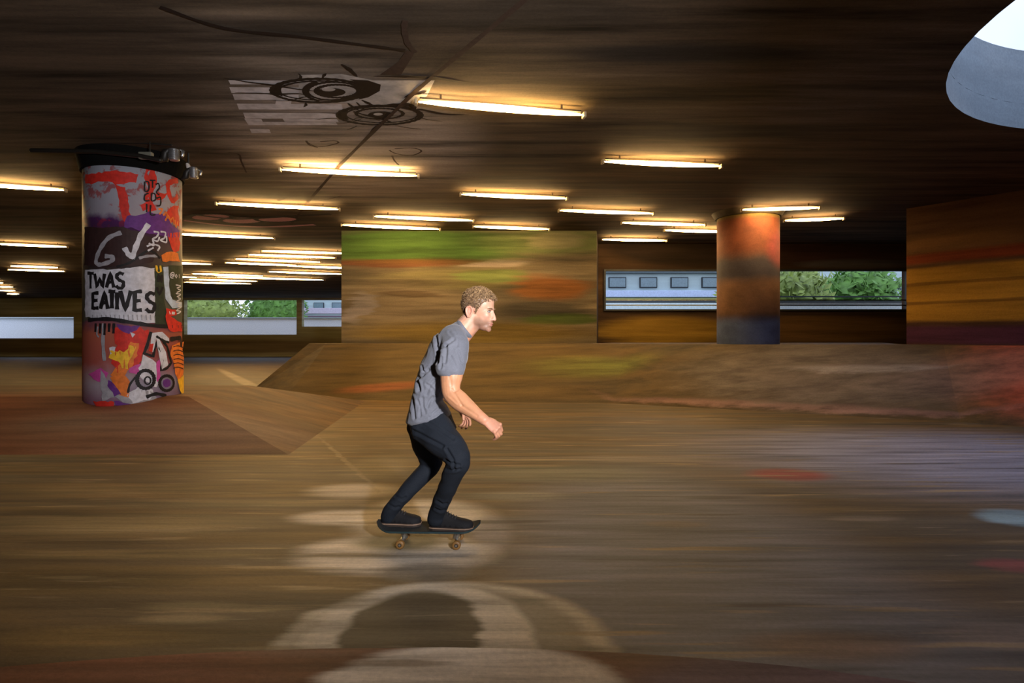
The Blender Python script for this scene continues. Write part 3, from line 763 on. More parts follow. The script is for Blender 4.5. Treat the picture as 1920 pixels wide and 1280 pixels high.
# ------------------------------------------------------------------ second pillar (right rear)
pc2 = Vector((sx(1402, 12.0), 12.0))
m2 = painted('sprayed_rear_pillar', (.10, .06, .055), (.07, .05, .055), [
    ((pc2.x, pc2.y, 3.35), (3, 3, .55), (0, 0, 0), (.17, .045, .02), .95, .4), ((pc2.x, pc2.y, 3.75), (3, 3, .15), (0, 0, 0), (.20, .16, .05), .8, .5), ((pc2.x, pc2.y, 2.5), (3, 3, .35), (0, 0, 0), (.045, .04, .06), .9, .4),
    ((pc2.x, pc2.y, 2.05), (3, 3, .40), (0, 0, 0), (.20, .10, .055), .9, .4), ((pc2.x, pc2.y, 1.25), (3, 3, .42), (0, 0, 0), (.12, .17, .36), .95, .4), ((pc2.x+.5, pc2.y, 3.0), (.4, 3, .4), (0, 0, 0), (.25, .04, .05), .8, .5)], streak=(2, 2, 3), warp=(.1, .1, .06), amt=.3)
p2 = thing('painted_pillar', (pc2.x, pc2.y, .6), 'round pillar painted orange at the top and blue at the foot, on the rear bank', 'pillar')
bm = bmesh.new(); cyl(bm, (pc2.x, pc2.y, .0), (pc2.x, pc2.y, CEIL-.12), .60, n=64)
o = bm_obj('shaft', bm, m2, p2)
for p in o.data.polygons: p.use_smooth = abs(p.normal.z) < .5
bm = bmesh.new(); cyl(bm, (pc2.x, pc2.y, CEIL-.12), (pc2.x, pc2.y, CEIL), .63, .7, n=48); bm_obj('collar', bm, m_dark, p2)

# ------------------------------------------------------------------ ceiling lamps, stretched into strips the shape of their light streaks
m_glow = emit('warm_streak_glow', (1.0, .64, .25), 40)
m_house = simple('dull_brown_metal', (.10, .07, .04), .5, .3)
m_cap = simple('cream_streak_end_cap', (.5, .4, .25), .5)
lamps = [
    (780, 195, 1095, 220, 'long streak-shaped lamp nearest the skater, just right of the painted eyes'),
    (525, 321, 785, 333, 'long streak-shaped lamp on the pale ceiling below the painted eyes'),
    (405, 384, 637, 395, 'streak-shaped lamp right of the graffiti pillar, above the pink ceiling lettering'),
    (-110, 338, 143, 366, 'large streak-shaped lamp cut by the left edge beside the pillar top'),
    (315, 440, 515, 449, 'streak-shaped lamp whose left end disappears behind the pillar, below the pink ceiling lettering'),
    (235, 490, 402, 498, 'streak-shaped lamp mostly hidden behind the pillar, level with its big white letters'),
    (-40, 454, 148, 469, 'single streak-shaped lamp at the left edge, level with the middle of the pillar'),
    (-30, 493, 150, 509, 'upper light of the close pair left of the pillar'),
    (-20, 502, 150, 514, 'lower light of the close pair left of the pillar'),
    (-40, 529, 22, 533, 'short topmost light of the low stack at the left edge'),
    (-40, 536, 45, 541, 'second light from the top in the low stack at the left edge'),
    (-40, 542, 62, 549, 'third light from the top in the low stack at the left edge'),
    (-40, 547, 83, 556, 'lowest and longest light of the stack at the left edge'),
    (215, 515, 380, 523, 'thin streak-shaped lamp hidden behind the pillar beside its white panel'),
    (490, 472, 655, 477, 'topmost light of the dense fan of distant lights'),
    (465, 479, 630, 485, 'second light from the top of the dense fan of distant lights'),
    (440, 487, 602, 493, 'third light from the top of the dense fan of distant lights'),
    (418, 493, 560, 500, 'fourth light from the top of the dense fan of distant lights'),
    (540, 500, 688, 505, 'distant light reaching furthest right of the dense fan'),
    (500, 510, 648, 516, 'distant light just under the fan, ending left of the green wall'),
    (352, 513, 500, 520, 'uppermost light of the lower group right of the pillar'),
    (400, 519, 612, 527, 'longest light of the lower group right of the pillar'),
    (345, 523, 490, 530, 'second lowest light of the lower group right of the pillar'),
    (340, 529, 475, 534, 'lowest light of the group right of the pillar'),
    (640, 424, 825, 432, 'streak-shaped lamp directly over the left end of the green wall'),
    (700, 408, 888, 416, 'streak-shaped lamp slightly above and right of the one over the green wall'),
    (863, 367, 1063, 375, 'strip light high above the skater\'s head'),  # a lamp stretched to its light streak, like the others
    (887, 427, 1030, 432, 'thin streak-shaped lamp low above the skater, over the right of the green wall'),
    (1130, 306, 1352, 315, 'broad streak-shaped lamp to the right of centre, above all its neighbours'),
    (1048, 397, 1225, 403, 'thin streak-shaped lamp beneath and left of the broad right-hand one'),
    (1165, 420, 1322, 424, 'thin streak-shaped lamp left of the orange pillar top'),
    (1245, 434, 1380, 437, 'short streak-shaped lamp just left of the rear pillar, lower than its neighbour'),
    (1128, 451, 1250, 453, 'lowest thin streak-shaped lamp right of the green wall'),
    (1390, 396, 1537, 392, 'upper of the two streak-shaped lamps right of the rear pillar'),
    (1470, 416, 1582, 412, 'lower of the two streak-shaped lamps right of the rear pillar'),
]
ZL = CEIL-.12
def lamp_mesh(L):
    """meshes for a lamp stretched to its light streak, length L along x, origin at its middle, ceiling at +.075"""
    h = bmesh.new(); box(h, (0, 0, .062), (L*.96, .035, .022), .004); [box(h, (k*L*.36, 0, .095), (.02, .02, .048)) for k in (-1, 1)]; mh = bpy.data.meshes.new('housing'); h.to_mesh(mh); h.free()
    d = bmesh.new(); N = 14; rings = []
    for i in range(N+1):
        t = i/N; x = (t-.5)*L*.97; k = .22+.78*max(0, sin(pi*t))**.75  # ends taper the way a panned light smears
        rings.append([d.verts.new((x, .07*k*cos(a), .026-.028*k*sin(a))) for a in [2*pi*j/14 for j in range(14)]])
    for a, b in zip(rings, rings[1:]):
        for j in range(14): d.faces.new((a[j], b[j], b[(j+1) % 14], a[(j+1) % 14]))
    d.faces.new(rings[0]); d.faces.new(list(reversed(rings[-1])))
    bmesh.ops.recalc_face_normals(d, faces=d.faces[:])
    md = bpy.data.meshes.new('streak_body'); d.to_mesh(md); d.free()
    for p in md.polygons: p.use_smooth = True
    c = bmesh.new(); box(c, (0, 0, .022), (.03, .09, .06), .006); mc = bpy.data.meshes.new('streak_end_cap'); c.to_mesh(mc); c.free()
    mh.materials.append(m_house); md.materials.append(m_glow); mc.materials.append(m_cap)
    return mh, md, mc
for (x0, y0, x1, y1, lab) in lamps:
    a = onplane(x0, y0, ZL); b = onplane(x1, y1, ZL); mid = (a+b)/2; d = b-a
    if mid.y > 36.5: 
        k = 36.5/mid.y; mid = Vector((mid.x*k, 36.5, ZL)); d *= k
    if abs(d.y) > .35*abs(d.x): d.y = .35*abs(d.x)*(1 if d.y > 0 else -1)
    t = thing('streak_lamp', mid, lab, 'ceiling light', 'streak-shaped lamps on the ceiling')
    t.rotation_euler.z = atan2(d.y, d.x)
    L = d.length
    mh, md, mc = lamp_mesh(L)
    for nm, me, off in (('housing', mh, 0), ('streak_body', md, 0), ('streak_end_cap', mc, -L/2), ('streak_end_cap', mc, L/2)):
        o = bpy.data.objects.new(nm, me); COL.objects.link(o); o.parent = t; o.location = (off, 0, 0)

# ------------------------------------------------------------------ spotlights and cables by the pillar top
m_alu = simple('brushed_aluminium', (.62, .64, .68), .28, .9)
m_blk = simple('black_bracket', (.012, .010, .008), .5)
m_wht = simple('white_plastic', (.6, .57, .55), .5)
def spot(px, py, y, s, lab, grp='silver spotlights by the pillar'):
    c = P(px, py, y); u = y/F
    t = thing('spotlight', (c.x, c.y, c.z), lab, 'spotlight', grp)
    def at(dx, dy, dz=0): return Vector((c.x+dx*u*s, c.y+dz, c.z-dy*u*s))
    bm = bmesh.new()
    tube(bm, [at(0, -13), at(0, -11), at(1, 11), at(1, 13)], [.055*s, .065*s, .065*s, .058*s], n=28, dome=False)
    for k in range(5):
        q = at(0, -6+k*4); tube(bm, [q+Vector((0, 0, .006)), q-Vector((0, 0, .006))], [.070*s]*2, n=28, dome=False)
    bm_obj('canister', bm, m_alu, t, smooth=False)
    bm = bmesh.new(); tube(bm, [at(-8, -10), at(-16, -2), at(-18, 10), at(-26, 14)], [.03*s, .05*s, .055*s, .02*s], n=12)
    bm_obj('bracket', bm, m_blk, t, smooth=True)
    bm = bmesh.new(); tube(bm, [at(-14, -20), at(-12, -14)], [.03*s, .036*s], n=16); bm_obj('knob', bm, m_wht, t, smooth=True)
    bm = bmesh.new(); tube(bm, [at(12, -8), at(18, -4), at(16, 4)], [.012*s, .02*s, .02*s], n=10); bm_obj('clip', bm, m_alu, t, smooth=True)
    bm = bmesh.new(); top = Vector((at(-12, -16).x, c.y, CEIL)); tube(bm, [at(-12, -14), top], [.015, .015], n=10, dome=False); bm_obj('stem', bm, m_blk, t)
    return t
spot(326, 288, 7.95, 1.0, 'larger silver canister spotlight hanging at the pillar\'s top right')
spot(363, 324, 8.1, .8, 'smaller silver spotlight, lower and further right of the pillar top')
t = thing('junction_box', P(274, 292, 7.62), 'small grey box clipped to the cables above the pillar', 'junction box')
bm = bmesh.new(); box(bm, t.location, (.17, .07, .09), .01); bm_obj('casing', bm, simple('grey_box_plastic', (.16, .16, .13), .6), t)
bm = bmesh.new(); cyl(bm, t.location+Vector((.05, 0, .03)), (t.location.x+.05, t.location.y, CEIL), .008, n=8); bm_obj('hanger', bm, m_blk, t)
for k, (pts, r_, lab) in enumerate((([(60, 262), (150, 266), (262, 268), (322, 272)], .012, 'upper thin cable running across above the pillar'), ([(60, 282), (180, 284), (262, 292), (300, 300)], .03, 'thicker black conduit passing the grey box above the pillar'))):
    bm = bmesh.new(); yy = 7.60 if k else 7.68
    tube(bm, [P(x, y, yy) for x, y in pts], [r_]*4, n=12)
    c = tag(bm_obj('cable', bm, m_blk, smooth=True), lab, 'cable')

# ------------------------------------------------------------------ outside, seen through the openings
m_pave = painted('outside_paving', (.40, .38, .35), (.34, .33, .31), (), amt=.2)
bm = bmesh.new()
quad(bm, [(-60, 38.4, -.02), (30, 38.4, -.02), (30, 90, -.02), (-60, 90, -.02)]); quad(bm, [(-4, 16.3, -.02), (40, 16.3, -.02), (40, 38.4, -.02), (-4, 38.4, -.02)])
tag(bm_obj('floor_outside', bm, m_pave), kind='structure')
m_leaf = simple('bright_green_leaves', (.14, .30, .05), .6, var=.4, scale=3)
m_leaf2 = simple('yellow_green_leaves', (.26, .34, .07), .6, var=.4, scale=3)
def bush(x, y, z, rx, ry, rz, m_, lab, nl=900, seed=1):
    rnd = random.Random(seed); t = thing('bush', (x, y, 0), lab, 'bush', 'bushes outside')
    bm = bmesh.new()
    for _ in range(nl):
        u = Vector((rnd.gauss(0, 1), rnd.gauss(0, 1), rnd.gauss(0, 1))).normalized()*rnd.uniform(.75, 1.05)
        c = Vector((x+u.x*rx, y+u.y*ry, z+u.z*rz)); s = rnd.uniform(.12, .26)
        a = Vector((rnd.gauss(0, 1), rnd.gauss(0, 1), rnd.gauss(0, 1))).normalized(); b = a.orthogonal().normalized()
        quad(bm, [c-a*s, c+b*s*.5, c+a*s, c-b*s*.5])
    bm_obj('foliage', bm, m_, t)
    bm = bmesh.new(); ell(bm, (x, y, z), (rx*.8, ry*.8, rz*.8), sub=3)
    for v in bm.verts: v.co += (v.co-Vector((x, y, z))).normalized()*.2*mnoise.noise(v.co*1.5)
    bm_obj('inner_foliage', bm, m_, t, smooth=True)
    bm = bmesh.new(); tube(bm, [(x, y, -.02), (x, y, z)], [.12, .06], n=10, dome=False); bm_obj('stem', bm, m_dark, t)
bush(9.6, 21.5, 2.7, 2.0, 1.3, 1.25, m_leaf2, 'yellow-green bush outside the right-hand opening, nearest the rear pillar', seed=2)
bush(13.6, 22.9, 2.9, 1.5, 1.3, 1.2, m_leaf, 'bright green bush outside the right-hand opening', seed=3)
m_fac = painted('pale_facade', (.55, .66, .66), (.48, .58, .60), (), amt=.12, streak=(.3, .3, 3))
def facade(x0, x1, y, z1, lab, cols, seed=1, nm='pavilion'):
    t = thing(nm, ((x0+x1)/2, y, 0), lab, 'building', None)
    bm = bmesh.new(); box(bm, ((x0+x1)/2, y+2, z1/2), (x1-x0, 4, z1)); bm_obj('wall', bm, m_fac, t)
    for z_, h_, cc_ in cols:
        bm = bmesh.new(); box(bm, ((x0+x1)/2, y-.05, z_), (x1-x0+.3, .25, h_), .02); bm_obj('band', bm, simple('facade_band', cc_, .6), t)
    nwin = int((x1-x0)/1.4)
    for i in range(nwin):
        xx = x0+(i+.5)*(x1-x0)/nwin
        bm = bmesh.new(); box(bm, (xx, y-.04, 4.05), (.9, .12, .55), .02); f_ = bm_obj('window_frame', bm, m_frame, t)
        bm = bmesh.new(); box(bm, (xx, y-.11, 4.05), (.8, .03, .45)); bm_obj('pane', bm, simple('window_glass', (.2, .28, .32), .1), f_)
facade(3.0, 12.5, 30, 6.5, 'pale blue-green low building outside the left-hand opening', [(3.47, .33, (.60, .70, .95)), (3.2, .10, (.35, .33, .10)), (3.08, .10, (.05, .06, .07)), (2.78, .46, (.72, .84, .86)), (4.6, .2, (.10, .13, .14))])
bush(13.2, 27.2, 3.0, 2.2, 1, 1.6, m_leaf2, 'rounded bush far outside, between the two openings', nl=500, seed=5)
facade(14.5, 30, 31, 5.5, 'pale building outside behind the green bushes', [(1.9, .35, (.62, .68, .78)), (2.6, .1, (.08, .1, .1))])
t = thing('low_fence', (11.4, 19.6, 0), 'low white boarded fence in front of the bushes outside', 'fence')
bm = bmesh.new(); box(bm, (11.4, 19.6, 1.20), (6.5, .08, 2.44), .01); bm_obj('panel', bm, simple('white_fence_boards', (.66, .74, .74), .6), t)
bm = bmesh.new(); box(bm, (11.4, 19.52, 2.61), (6.5, .06, .04)); box(bm, (11.4, 19.52, 2.44), (6.5, .10, .05)); bm_obj('rail', bm, m_frame, t)
facade(-19.5, -11.5, 52, 5.2, 'pale lilac building beyond the far left openings', [(3.6, .5, (.60, .52, .62)), (3.1, .12, (.16, .10, .14)), (2.6, .6, (.60, .68, .62))])
bush(-24.5, 45.5, 3.2, 4.0, 1.4, 1.5, m_leaf2, 'loose yellow-green hedge end beyond the far left openings', nl=700, seed=9)
# left: white barrier and hedge beyond the far openings
t = thing('white_barrier', (-22, 42, 0), 'long white barrier outside the far left openings', 'barrier')
bm = bmesh.new(); box(bm, (-26, 42, 1.3), (48, .2, 2.6), .02); bm_obj('panel', bm, simple('white_boards', (.82, .86, .93), .6), t)
bm = bmesh.new(); box(bm, (-26, 41.9, 2.64), (48, .35, .08), .01); bm_obj('top_rail', bm, m_framel, t)
bush(-19.2, 47.6, 3.4, 2.6, 1.2, 1.7, m_leaf, 'rounded hedge behind the white barrier on the far left', nl=900, seed=8)

#@@PERSON@@
# ------------------------------------------------------------------ the skater
D0 = 3.51           # distance of the skater
U = D0/F            # metres per pixel there
def L_(a, b, t): return a+(b-a)*t
def ringtube(bm, rows, n=28, dome=True, zs=None):
    """rows: (back_x, back_y, front_x, front_y, half depth, y) in picture pixels: elliptical rings through both silhouettes"""
    pts = []; rad = []; nor = []
    R = []
    for (bx, by, fx, fy, b, y) in rows:
        p = P(bx, by, y); q = P(fx, fy, y); c = (p+q)/2; R.append((c, (q-p)/2, b))
    ring = []
    seq = list(R)
    if dome:
        c, a, b = R[0]; t = (R[0][0]-R[1][0]).normalized(); seq = [(c+t*a.length*.5*k, a*sqrt(1-k*k), b*sqrt(1-k*k)) for k in (.97, .6)]+seq
        c, a, b = R[-1]; t = (R[-1][0]-R[-2][0]).normalized(); seq += [(c+t*a.length*.3*k, a*sqrt(1-k*k), b*sqrt(1-k*k)) for k in (.6, .97)]
    for c, a, b in seq:
        # squarish ellipse
        vs = []
        for j in range(n):
            t = 2*pi*j/n; cx, sy = cos(t), sin(t)
            e = 2/2.35; cx2 = abs(cx)**e*(1 if cx > 0 else -1); sy2 = abs(sy)**e*(1 if sy > 0 else -1)
            vs.append(bm.verts.new(c+a*cx2+Vector((0, b*sy2, 0))))
        ring.append(vs)
    for r0, r1 in zip(ring, ring[1:]):
        for j in range(n): bm.faces.new((r0[j], r0[(j+1) % n], r1[(j+1) % n], r1[j]))
    bm.faces.new(list(reversed(ring[0]))); bm.faces.new(ring[-1])
def smooth_path(pts, rad, k=4):
    """Catmull-Rom through joints and radii"""
    pts = [Vector(p) for p in pts]; rr = [Vector((r[0], r[1], 0)) if isinstance(r, (tuple, list)) else Vector((r, r, 0)) for r in rad]
    def cr_(v):
        e = [v[0]*2-v[1]]+v+[v[-1]*2-v[-2]]; o = []
        for i in range(1, len(e)-2):
            a, b, c, d = e[i-1:i+3]
            for j in range(k):
                t = j/k; o.append(0.5*((2*b)+(c-a)*t+(2*a-5*b+4*c-d)*t*t+(3*b-a-3*c+d)*t**3))
        return o+[v[-1]]
    return cr_(pts), [(max(.002, v.x), max(.002, v.y)) for v in cr_(rr)]
def limb(bm, rows, n=20, k=4, side=Vector((0, 1, 0))):
    """rows: px, py, y, a, b"""
    p, r = smooth_path([P(x, y, d) for x, y, d, a, b in rows], [(a, b) for x, y, d, a, b in rows], k)
    tube(bm, p, r, n=n, side=side)

# head frame
HS = 1.03
yaw = radians(-19); pitch = radians(-9)
Fw = Vector((cos(yaw)*cos(pitch), sin(yaw)*cos(pitch), sin(pitch)))
Lf = Vector((-sin(yaw), cos(yaw), 0)); Up = Fw.cross(Lf)
HO = P(897, 581, 3.50)
MH = Matrix(((Fw.x*HS, Lf.x*HS, Up.x*HS, HO.x), (Fw.y*HS, Lf.y*HS, Up.y*HS, HO.y), (Fw.z*HS, Lf.z*HS, Up.z*HS, HO.z), (0, 0, 0, 1)))
MHi = MH.inverted()
def hp(x, y, z): return MH @ Vector((x, y, z))

TORSO = [(858, 604, 877, 633, .065, 3.50), (836, 614, 879, 652, .150, 3.505), (815, 629, 877, 672, .195, 3.51), (802, 655, 869, 696, .192, 3.51), (791, 680, 858, 712, .182, 3.51),
         (781, 710, 843, 730, .170, 3.51), (775, 738, 828, 750, .162, 3.51), (768, 765, 838, 762, .165, 3.51), (762, 790, 846, 776, .172, 3.51)]
body_bm = bmesh.new()
# torso inside the shirt
ringtube(body_bm, [(L_(bx, fx, .06), L_(by, fy, .06), L_(bx, fx, .94), L_(by, fy, .94), b*.82, y) for bx, by, fx, fy, b, y in TORSO[1:]]+[(778, 812, 840, 800, .12, 3.51)])
# neck
limb(body_bm, [(856, 636, 3.50, .07, .075), (869, 615, 3.50, .060, .062), (880, 602, 3.50, .056, .058), (890, 588, 3.50, .056, .056)])
limb(body_bm, [(868, 630, 3.50, .05, .05), (884, 612, 3.50, .045, .05), (898, 601, 3.50, .04, .045)])
# right arm (near)
RA = [(852, 646, 3.345, .050, .050), (850, 668, 3.295, .060, .054), (847, 700, 3.26, .064, .055), (845, 722, 3.25, .054, .047), (848, 738, 3.24, .052, .043), (862, 752, 3.22, .054, .043), (880, 766, 3.19, .044, .038), (897, 779, 3.16, .033, .030), (908, 787, 3.15, .029, .029)]
limb(body_bm, RA)
ell(body_bm, P(839, 743, 3.245), (.024, .024, .024))
# left arm (far)
limb(body_bm, [(855, 640, 3.69, .058, .06), (848, 672, 3.74, .058, .055), (838, 705, 3.78, .052, .048), (832, 734, 3.80, .042, .04), (843, 744, 3.76, .040, .038), (852, 755, 3.72, .032, .030), (858, 761, 3.70, .026, .028)])
# legs within the jeans
limb(body_bm, [(806, 806, 3.44, .07, .07), (830, 826, 3.36, .06, .06), (853, 856, 3.31, .045, .045), (846, 890, 3.35, .035, .035), (832, 925, 3.42, .030, .030), (820, 958, 3.50, .032, .032), (817, 975, 3.52, .032, .032)])
limb(body_bm, [(797, 808, 3.58, .07, .07), (798, 832, 3.63, .055, .055), (804, 866, 3.66, .040, .040), (785, 898, 3.62, .034, .034), (757, 928, 3.60, .028, .028), (735, 955, 3.60, .030, .030), (729, 975, 3.61, .032, .032)])
# skull and face
E = lambda c, r, sub=3: ell(body_bm, c, r, MH, sub)
E((-.008, 0, .036), (.094, .077, .088), 4)
E((.035, 0, .040), (.052, .064, .060))
E((.040, 0, -.030), (.052, .056, .075))
E((.030, 0, -.062), (.056, .054, .036))
E((.050, 0, -.088), (.042, .036, .026))
E((.080, 0, -.101), (.016, .020, .017))
E((.074, 0, -.060), (.020, .030, .030))
E((.078, 0, .018), (.013, .044, .012))
for s_ in (-1, 1):
    E((.050, s_*.036, -.022), (.036, .019, .030))
    E((.004, s_*.044, -.056), (.038, .014, .034))
    E((.096, s_*.012, -.043), (.010, .0085, .0075))
    E((.060, s_*.032, -.002), (.020, .018, .014))
p_, r_ = smooth_path([hp(.082, 0, .012), hp(.094, 0, -.008), hp(.102, 0, -.029), hp(.106, 0, -.039)], [.009, .0095, .0115, .0120]); tube(body_bm, p_, r_, n=14)
E((.100, 0, -.043), (.011, .010, .007))
E((.0915, 0, -.0655), (.0105, .021, .0062)); E((.0895, 0, -.0770), (.0100, .019, .0070))
# ears
for s_ in (-1, 1):
    pts = [(-.014+.000, -.034), (.000, -.030), (.004, -.016), (.006, .004), (.000, .020), (-.014, .026), (-.027, .018), (-.030, .002), (-.024, -.016), (-.014, -.032)]
    q = [hp(x-.012, s_*(.079+.007*(-x)*30*.3), z-.012) for x, z in pts]
    pp, rr = smooth_path(q, [.0055]*len(q), 3); tube(body_bm, pp, rr, n=10)
    E((-.024, s_*.076, -.014), (.016, .006, .026))
    E((-.022, s_*.079, -.040), (.008, .005, .009))

def hand(bm, wrist, A, S_, curls, scale=1.0, flip=1, thumb_curl=.5, spread=.0):
    """wrist point, A: direction of the hand, S_: direction from little finger to thumb; N is the back of the hand"""
    A = A.normalized(); S_ = (S_-A*S_.dot(A)).normalized(); N = A.cross(S_)*flip
    s = scale
    def at(a, b, c): return wrist+A*a*s+S_*b*s+N*c*s
    rows = [(-.012, 0, .026, .021), (.012, .002, .029, .018), (.04, .002, .037, .0165), (.068, .001, .041, .0155), (.088, .0, .040, .013)]
    rr = []
    for a, b, hw, ht in rows:
        rr.append([bm.verts.new(at(a, b+hw*cos(2*pi*j/20), ht*sin(2*pi*j/20)*(1.0))) for j in range(20)])
    for r0, r1 in zip(rr, rr[1:]):
        for j in range(20): bm.faces.new((r0[j], r0[(j+1) % 20], r1[(j+1) % 20], r1[j]))
    bm.faces.new(list(reversed(rr[0]))); bm.faces.new(rr[-1])
    # four fingers: index .. little
    for i, (off, Ls, rad) in enumerate(((.030, (.042, .025, .020), .0092), (.010, (.046, .029, .022), .0095), (-.011, (.043, .027, .021), .0090), (-.031, (.034, .021, .018), .0080))):
        c1, c2, c3 = curls[i]
        base = at(.084-.004*abs(i-1), off, 0.001)
        pts = [at(.066, off*.92, .002), base]; ang = 0; p = base; rads = [rad*1.0, rad*1.13]
        sp_ = (off/.03)*spread
        for Lk, ck in zip(Ls, (c1, c2, c3)):
            ang += ck
            d = (A*cos(ang)-N*sin(ang)+S_*sp_).normalized()
            m_ = p+d*Lk*s*.5; p = p+d*Lk*s
            pts += [m_, p]; rads += [rad*.98, rad*1.02]
        rads[-1] = rad*.82
        tube(bm, pts, [x*s for x in rads], n=12, side=S_)
        ell(bm, base+N*.004*s, (rad*1.15*s,)*3)
    # thumb from the side of the palm near its base
    p0 = at(.018, .022, -.006)
    d1 = (A*.62+S_*.62-N*.45).normalized(); d2_ = (A*.80+S_*(.25-thumb_curl*.5)-N*.62).normalized(); d3 = (A*.78-S_*thumb_curl*.6-N*.5).normalized()
    p1 = p0+d1*.040*s; p2_ = p1+d2_*.034*s; p3 = p2_+d3*.026*s
    tube(bm, [p0, p1, (p1+p2_)/2, p2_, (p2_+p3)/2, p3], [x*s for x in (.017, .0125, .0105, .0112, .0108, .0085)], n=12, side=S_)
# right hand: a loose fist, back of the hand to the camera
hand(body_bm, P(909, 788, 3.15), Vector((.80, -.12, -.50)), Vector((.42, .62, .52)), [(1.0, .95, .45), (.95, .9, .45), (.9, .85, .4), (.8, .8, .4)], 1.0, flip=1, thumb_curl=.6)
# left hand: hanging, fingers apart
limb(body_bm, [(856, 757, 3.70, .030, .028), (861, 765, 3.68, .024, .027)])
hand(body_bm, P(862, 766, 3.68), Vector((.50, -.15, -.70)), Vector((.55, -.7, .2)), [(.25, .4, .3), (.45, .5, .3), (.6, .6, .3), (.75, .6, .3)], .85, flip=-1, thumb_curl=.1, spread=.22)

bme = evaluated(body_bm, .0030, 3, .45)
co, no = getco(bme)
# even out the face before the small forms
ed = np.empty(len(bme.edges)*2, np.int32); bme.edges.foreach_get('vertices', ed); ed = ed.reshape(-1, 2)
Mi = np.array(MHi)
loc = co@Mi[:3, :3].T+Mi[:3, 3]
mk_ = ((loc[:, 2] > -.20)&(loc[:, 2] < .06)&(np.abs(loc[:, 1]) < .15)&(loc[:, 0] < .2)&(loc[:, 0] > -.2)).astype(float)
keep = np.exp(-(((loc-np.array((.106, 0, -.035)))/np.array((.022, .022, .030)))**2).sum(1))+np.exp(-(((loc-np.array((.095, 0, -.071)))/np.array((.016, .026, .014)))**2).sum(1))
keep += ((np.abs(loc[:, 1]) > .069)&(loc[:, 0] < .02)).astype(float)
wt = np.clip(mk_*(1-keep), 0, 1)[:, None]*.6
deg = np.bincount(ed.ravel(), minlength=len(co))[:, None]
for _ in range(14):
    acc = np.zeros_like(co)
    for ax_ in range(3):
        acc[:, ax_] = np.bincount(ed[:, 0], co[ed[:, 1], ax_], len(co))+np.bincount(ed[:, 1], co[ed[:, 0], ax_], len(co))
    co = co*(1-wt)+acc/deg*wt
setco(bme, co); co, no = getco(bme)
# sculpt the face in head space
Mi = np.array(MHi); Mf = np.array(MH)
hc_ = co@Mi[:3, :3].T+Mi[:3, 3]
hn = no@Mi[:3, :3].T; hn /= np.linalg.norm(hn, axis=1, keepdims=True)+1e-9
def gz(c, r):
    d = (hc_-np.array(c))/np.array(r); return np.exp(-(d**2).sum(1))
disp = np.zeros(len(co))
for s_ in (-1, 1):
    disp -= .0060*gz((.082, s_*.026, .001), (.016, .015, .010))
    disp += .0030*gz((.078, s_*.034, .0035), (.016, .014, .0035))
    disp -= .0035*gz((.080, s_*.016, -.004), (.012, .008, .014))
    disp -= .0050*gz((-.016, s_*.086, -.012), (.009, .012, .012))
    disp -= .0030*gz((.066, s_*.040, -.062), (.018, .02, .022))
    disp -= .0025*gz((.105, s_*.008, -.050), (.006, .004, .004))
disp -= .0045*gz((.096, 0, -.0712), (.012, .024, .0022))
disp -= .0025*gz((.085, 0, -.088), (.012, .018, .006))
disp -= .0015*gz((.098, 0, -.057), (.01, .004, .006))
disp[hc_[:, 2] < -.2] = 0
co2 = co+no*disp[:, None]
# elbow crease and forearm muscle: faint relief
pxb = 960+co[:, 0]/co[:, 1]*F; pyb = H-(co[:, 2]-HC)/co[:, 1]*F; nearb = np.clip(-no[:, 1]*1.6, 0, 1)*(co[:, 1] < 3.34)
for (x0, y0, x1, y1, wd, dep) in ((848, 730, 866, 760, 2.4, .0035), (866, 760, 894, 779, 2.6, .0030), (862, 728, 852, 734, 2.0, .0035), (842, 700, 846, 722, 3.0, .0025), (840, 744, 856, 758, 2.0, -.0025)):
    dx, dy = x1-x0, y1-y0; t = np.clip(((pxb-x0)*dx+(pyb-y0)*dy)/(dx*dx+dy*dy), 0, 1)
    bd = np.hypot(pxb-x0-t*dx, pyb-y0-t*dy); co2 = co2-no*(dep*np.exp(-(bd/wd)**2)*nearb)[:, None]
setco(bme, co2)
attr = bme.color_attributes.new('tint', 'FLOAT_COLOR', 'POINT')
base = np.tile(np.array([.60, .285, .150]), (len(co), 1))
def blend(mask, c, a=1.0):
    global base
    m_ = np.clip(mask*a, 0, 1)[:, None]; base = base*(1-m_)+np.array(c)*m_
head = (hc_[:, 2] > -.16)&(np.abs(hc_[:, 0]) < .2)&(np.abs(hc_[:, 1]) < .14)
blend(head*1.0, (.66, .37, .255), .85)
jaw = head*(1/(1+np.exp((hc_[:, 2]+.052+.25*(np.clip(hc_[:, 0], .0, .06)-.06))/.006)))/(1+np.exp(-(hc_[:, 0]-.004)/.006))/(1+np.exp(-(hc_[:, 2]+.118)/.005))
rs = np.random.RandomState(3)
blend(jaw, (.15, .082, .052), .72); 
blend(gz((.098, 0, -.056), (.014, .022, .006)), (.30, .17, .11), .5)
blend(gz((.096, 0, -.071), (.010, .021, .009)), (.50, .16, .13), .9)
blend(gz((.108, 0, -.04), (.018, .018, .014)), (.62, .28, .20), .5)
for s_ in (-1, 1):
    blend(gz((-.022, s_*.084, -.014), (.028, .012, .034)), (.66, .24, .17), .7)
    blend(gz((.070, s_*.044, -.03), (.026, .02, .018)), (.66, .32, .24), .5)
    blend(gz((.085, s_*.028, .000), (.012, .013, .006)), (.36, .20, .15), .6)
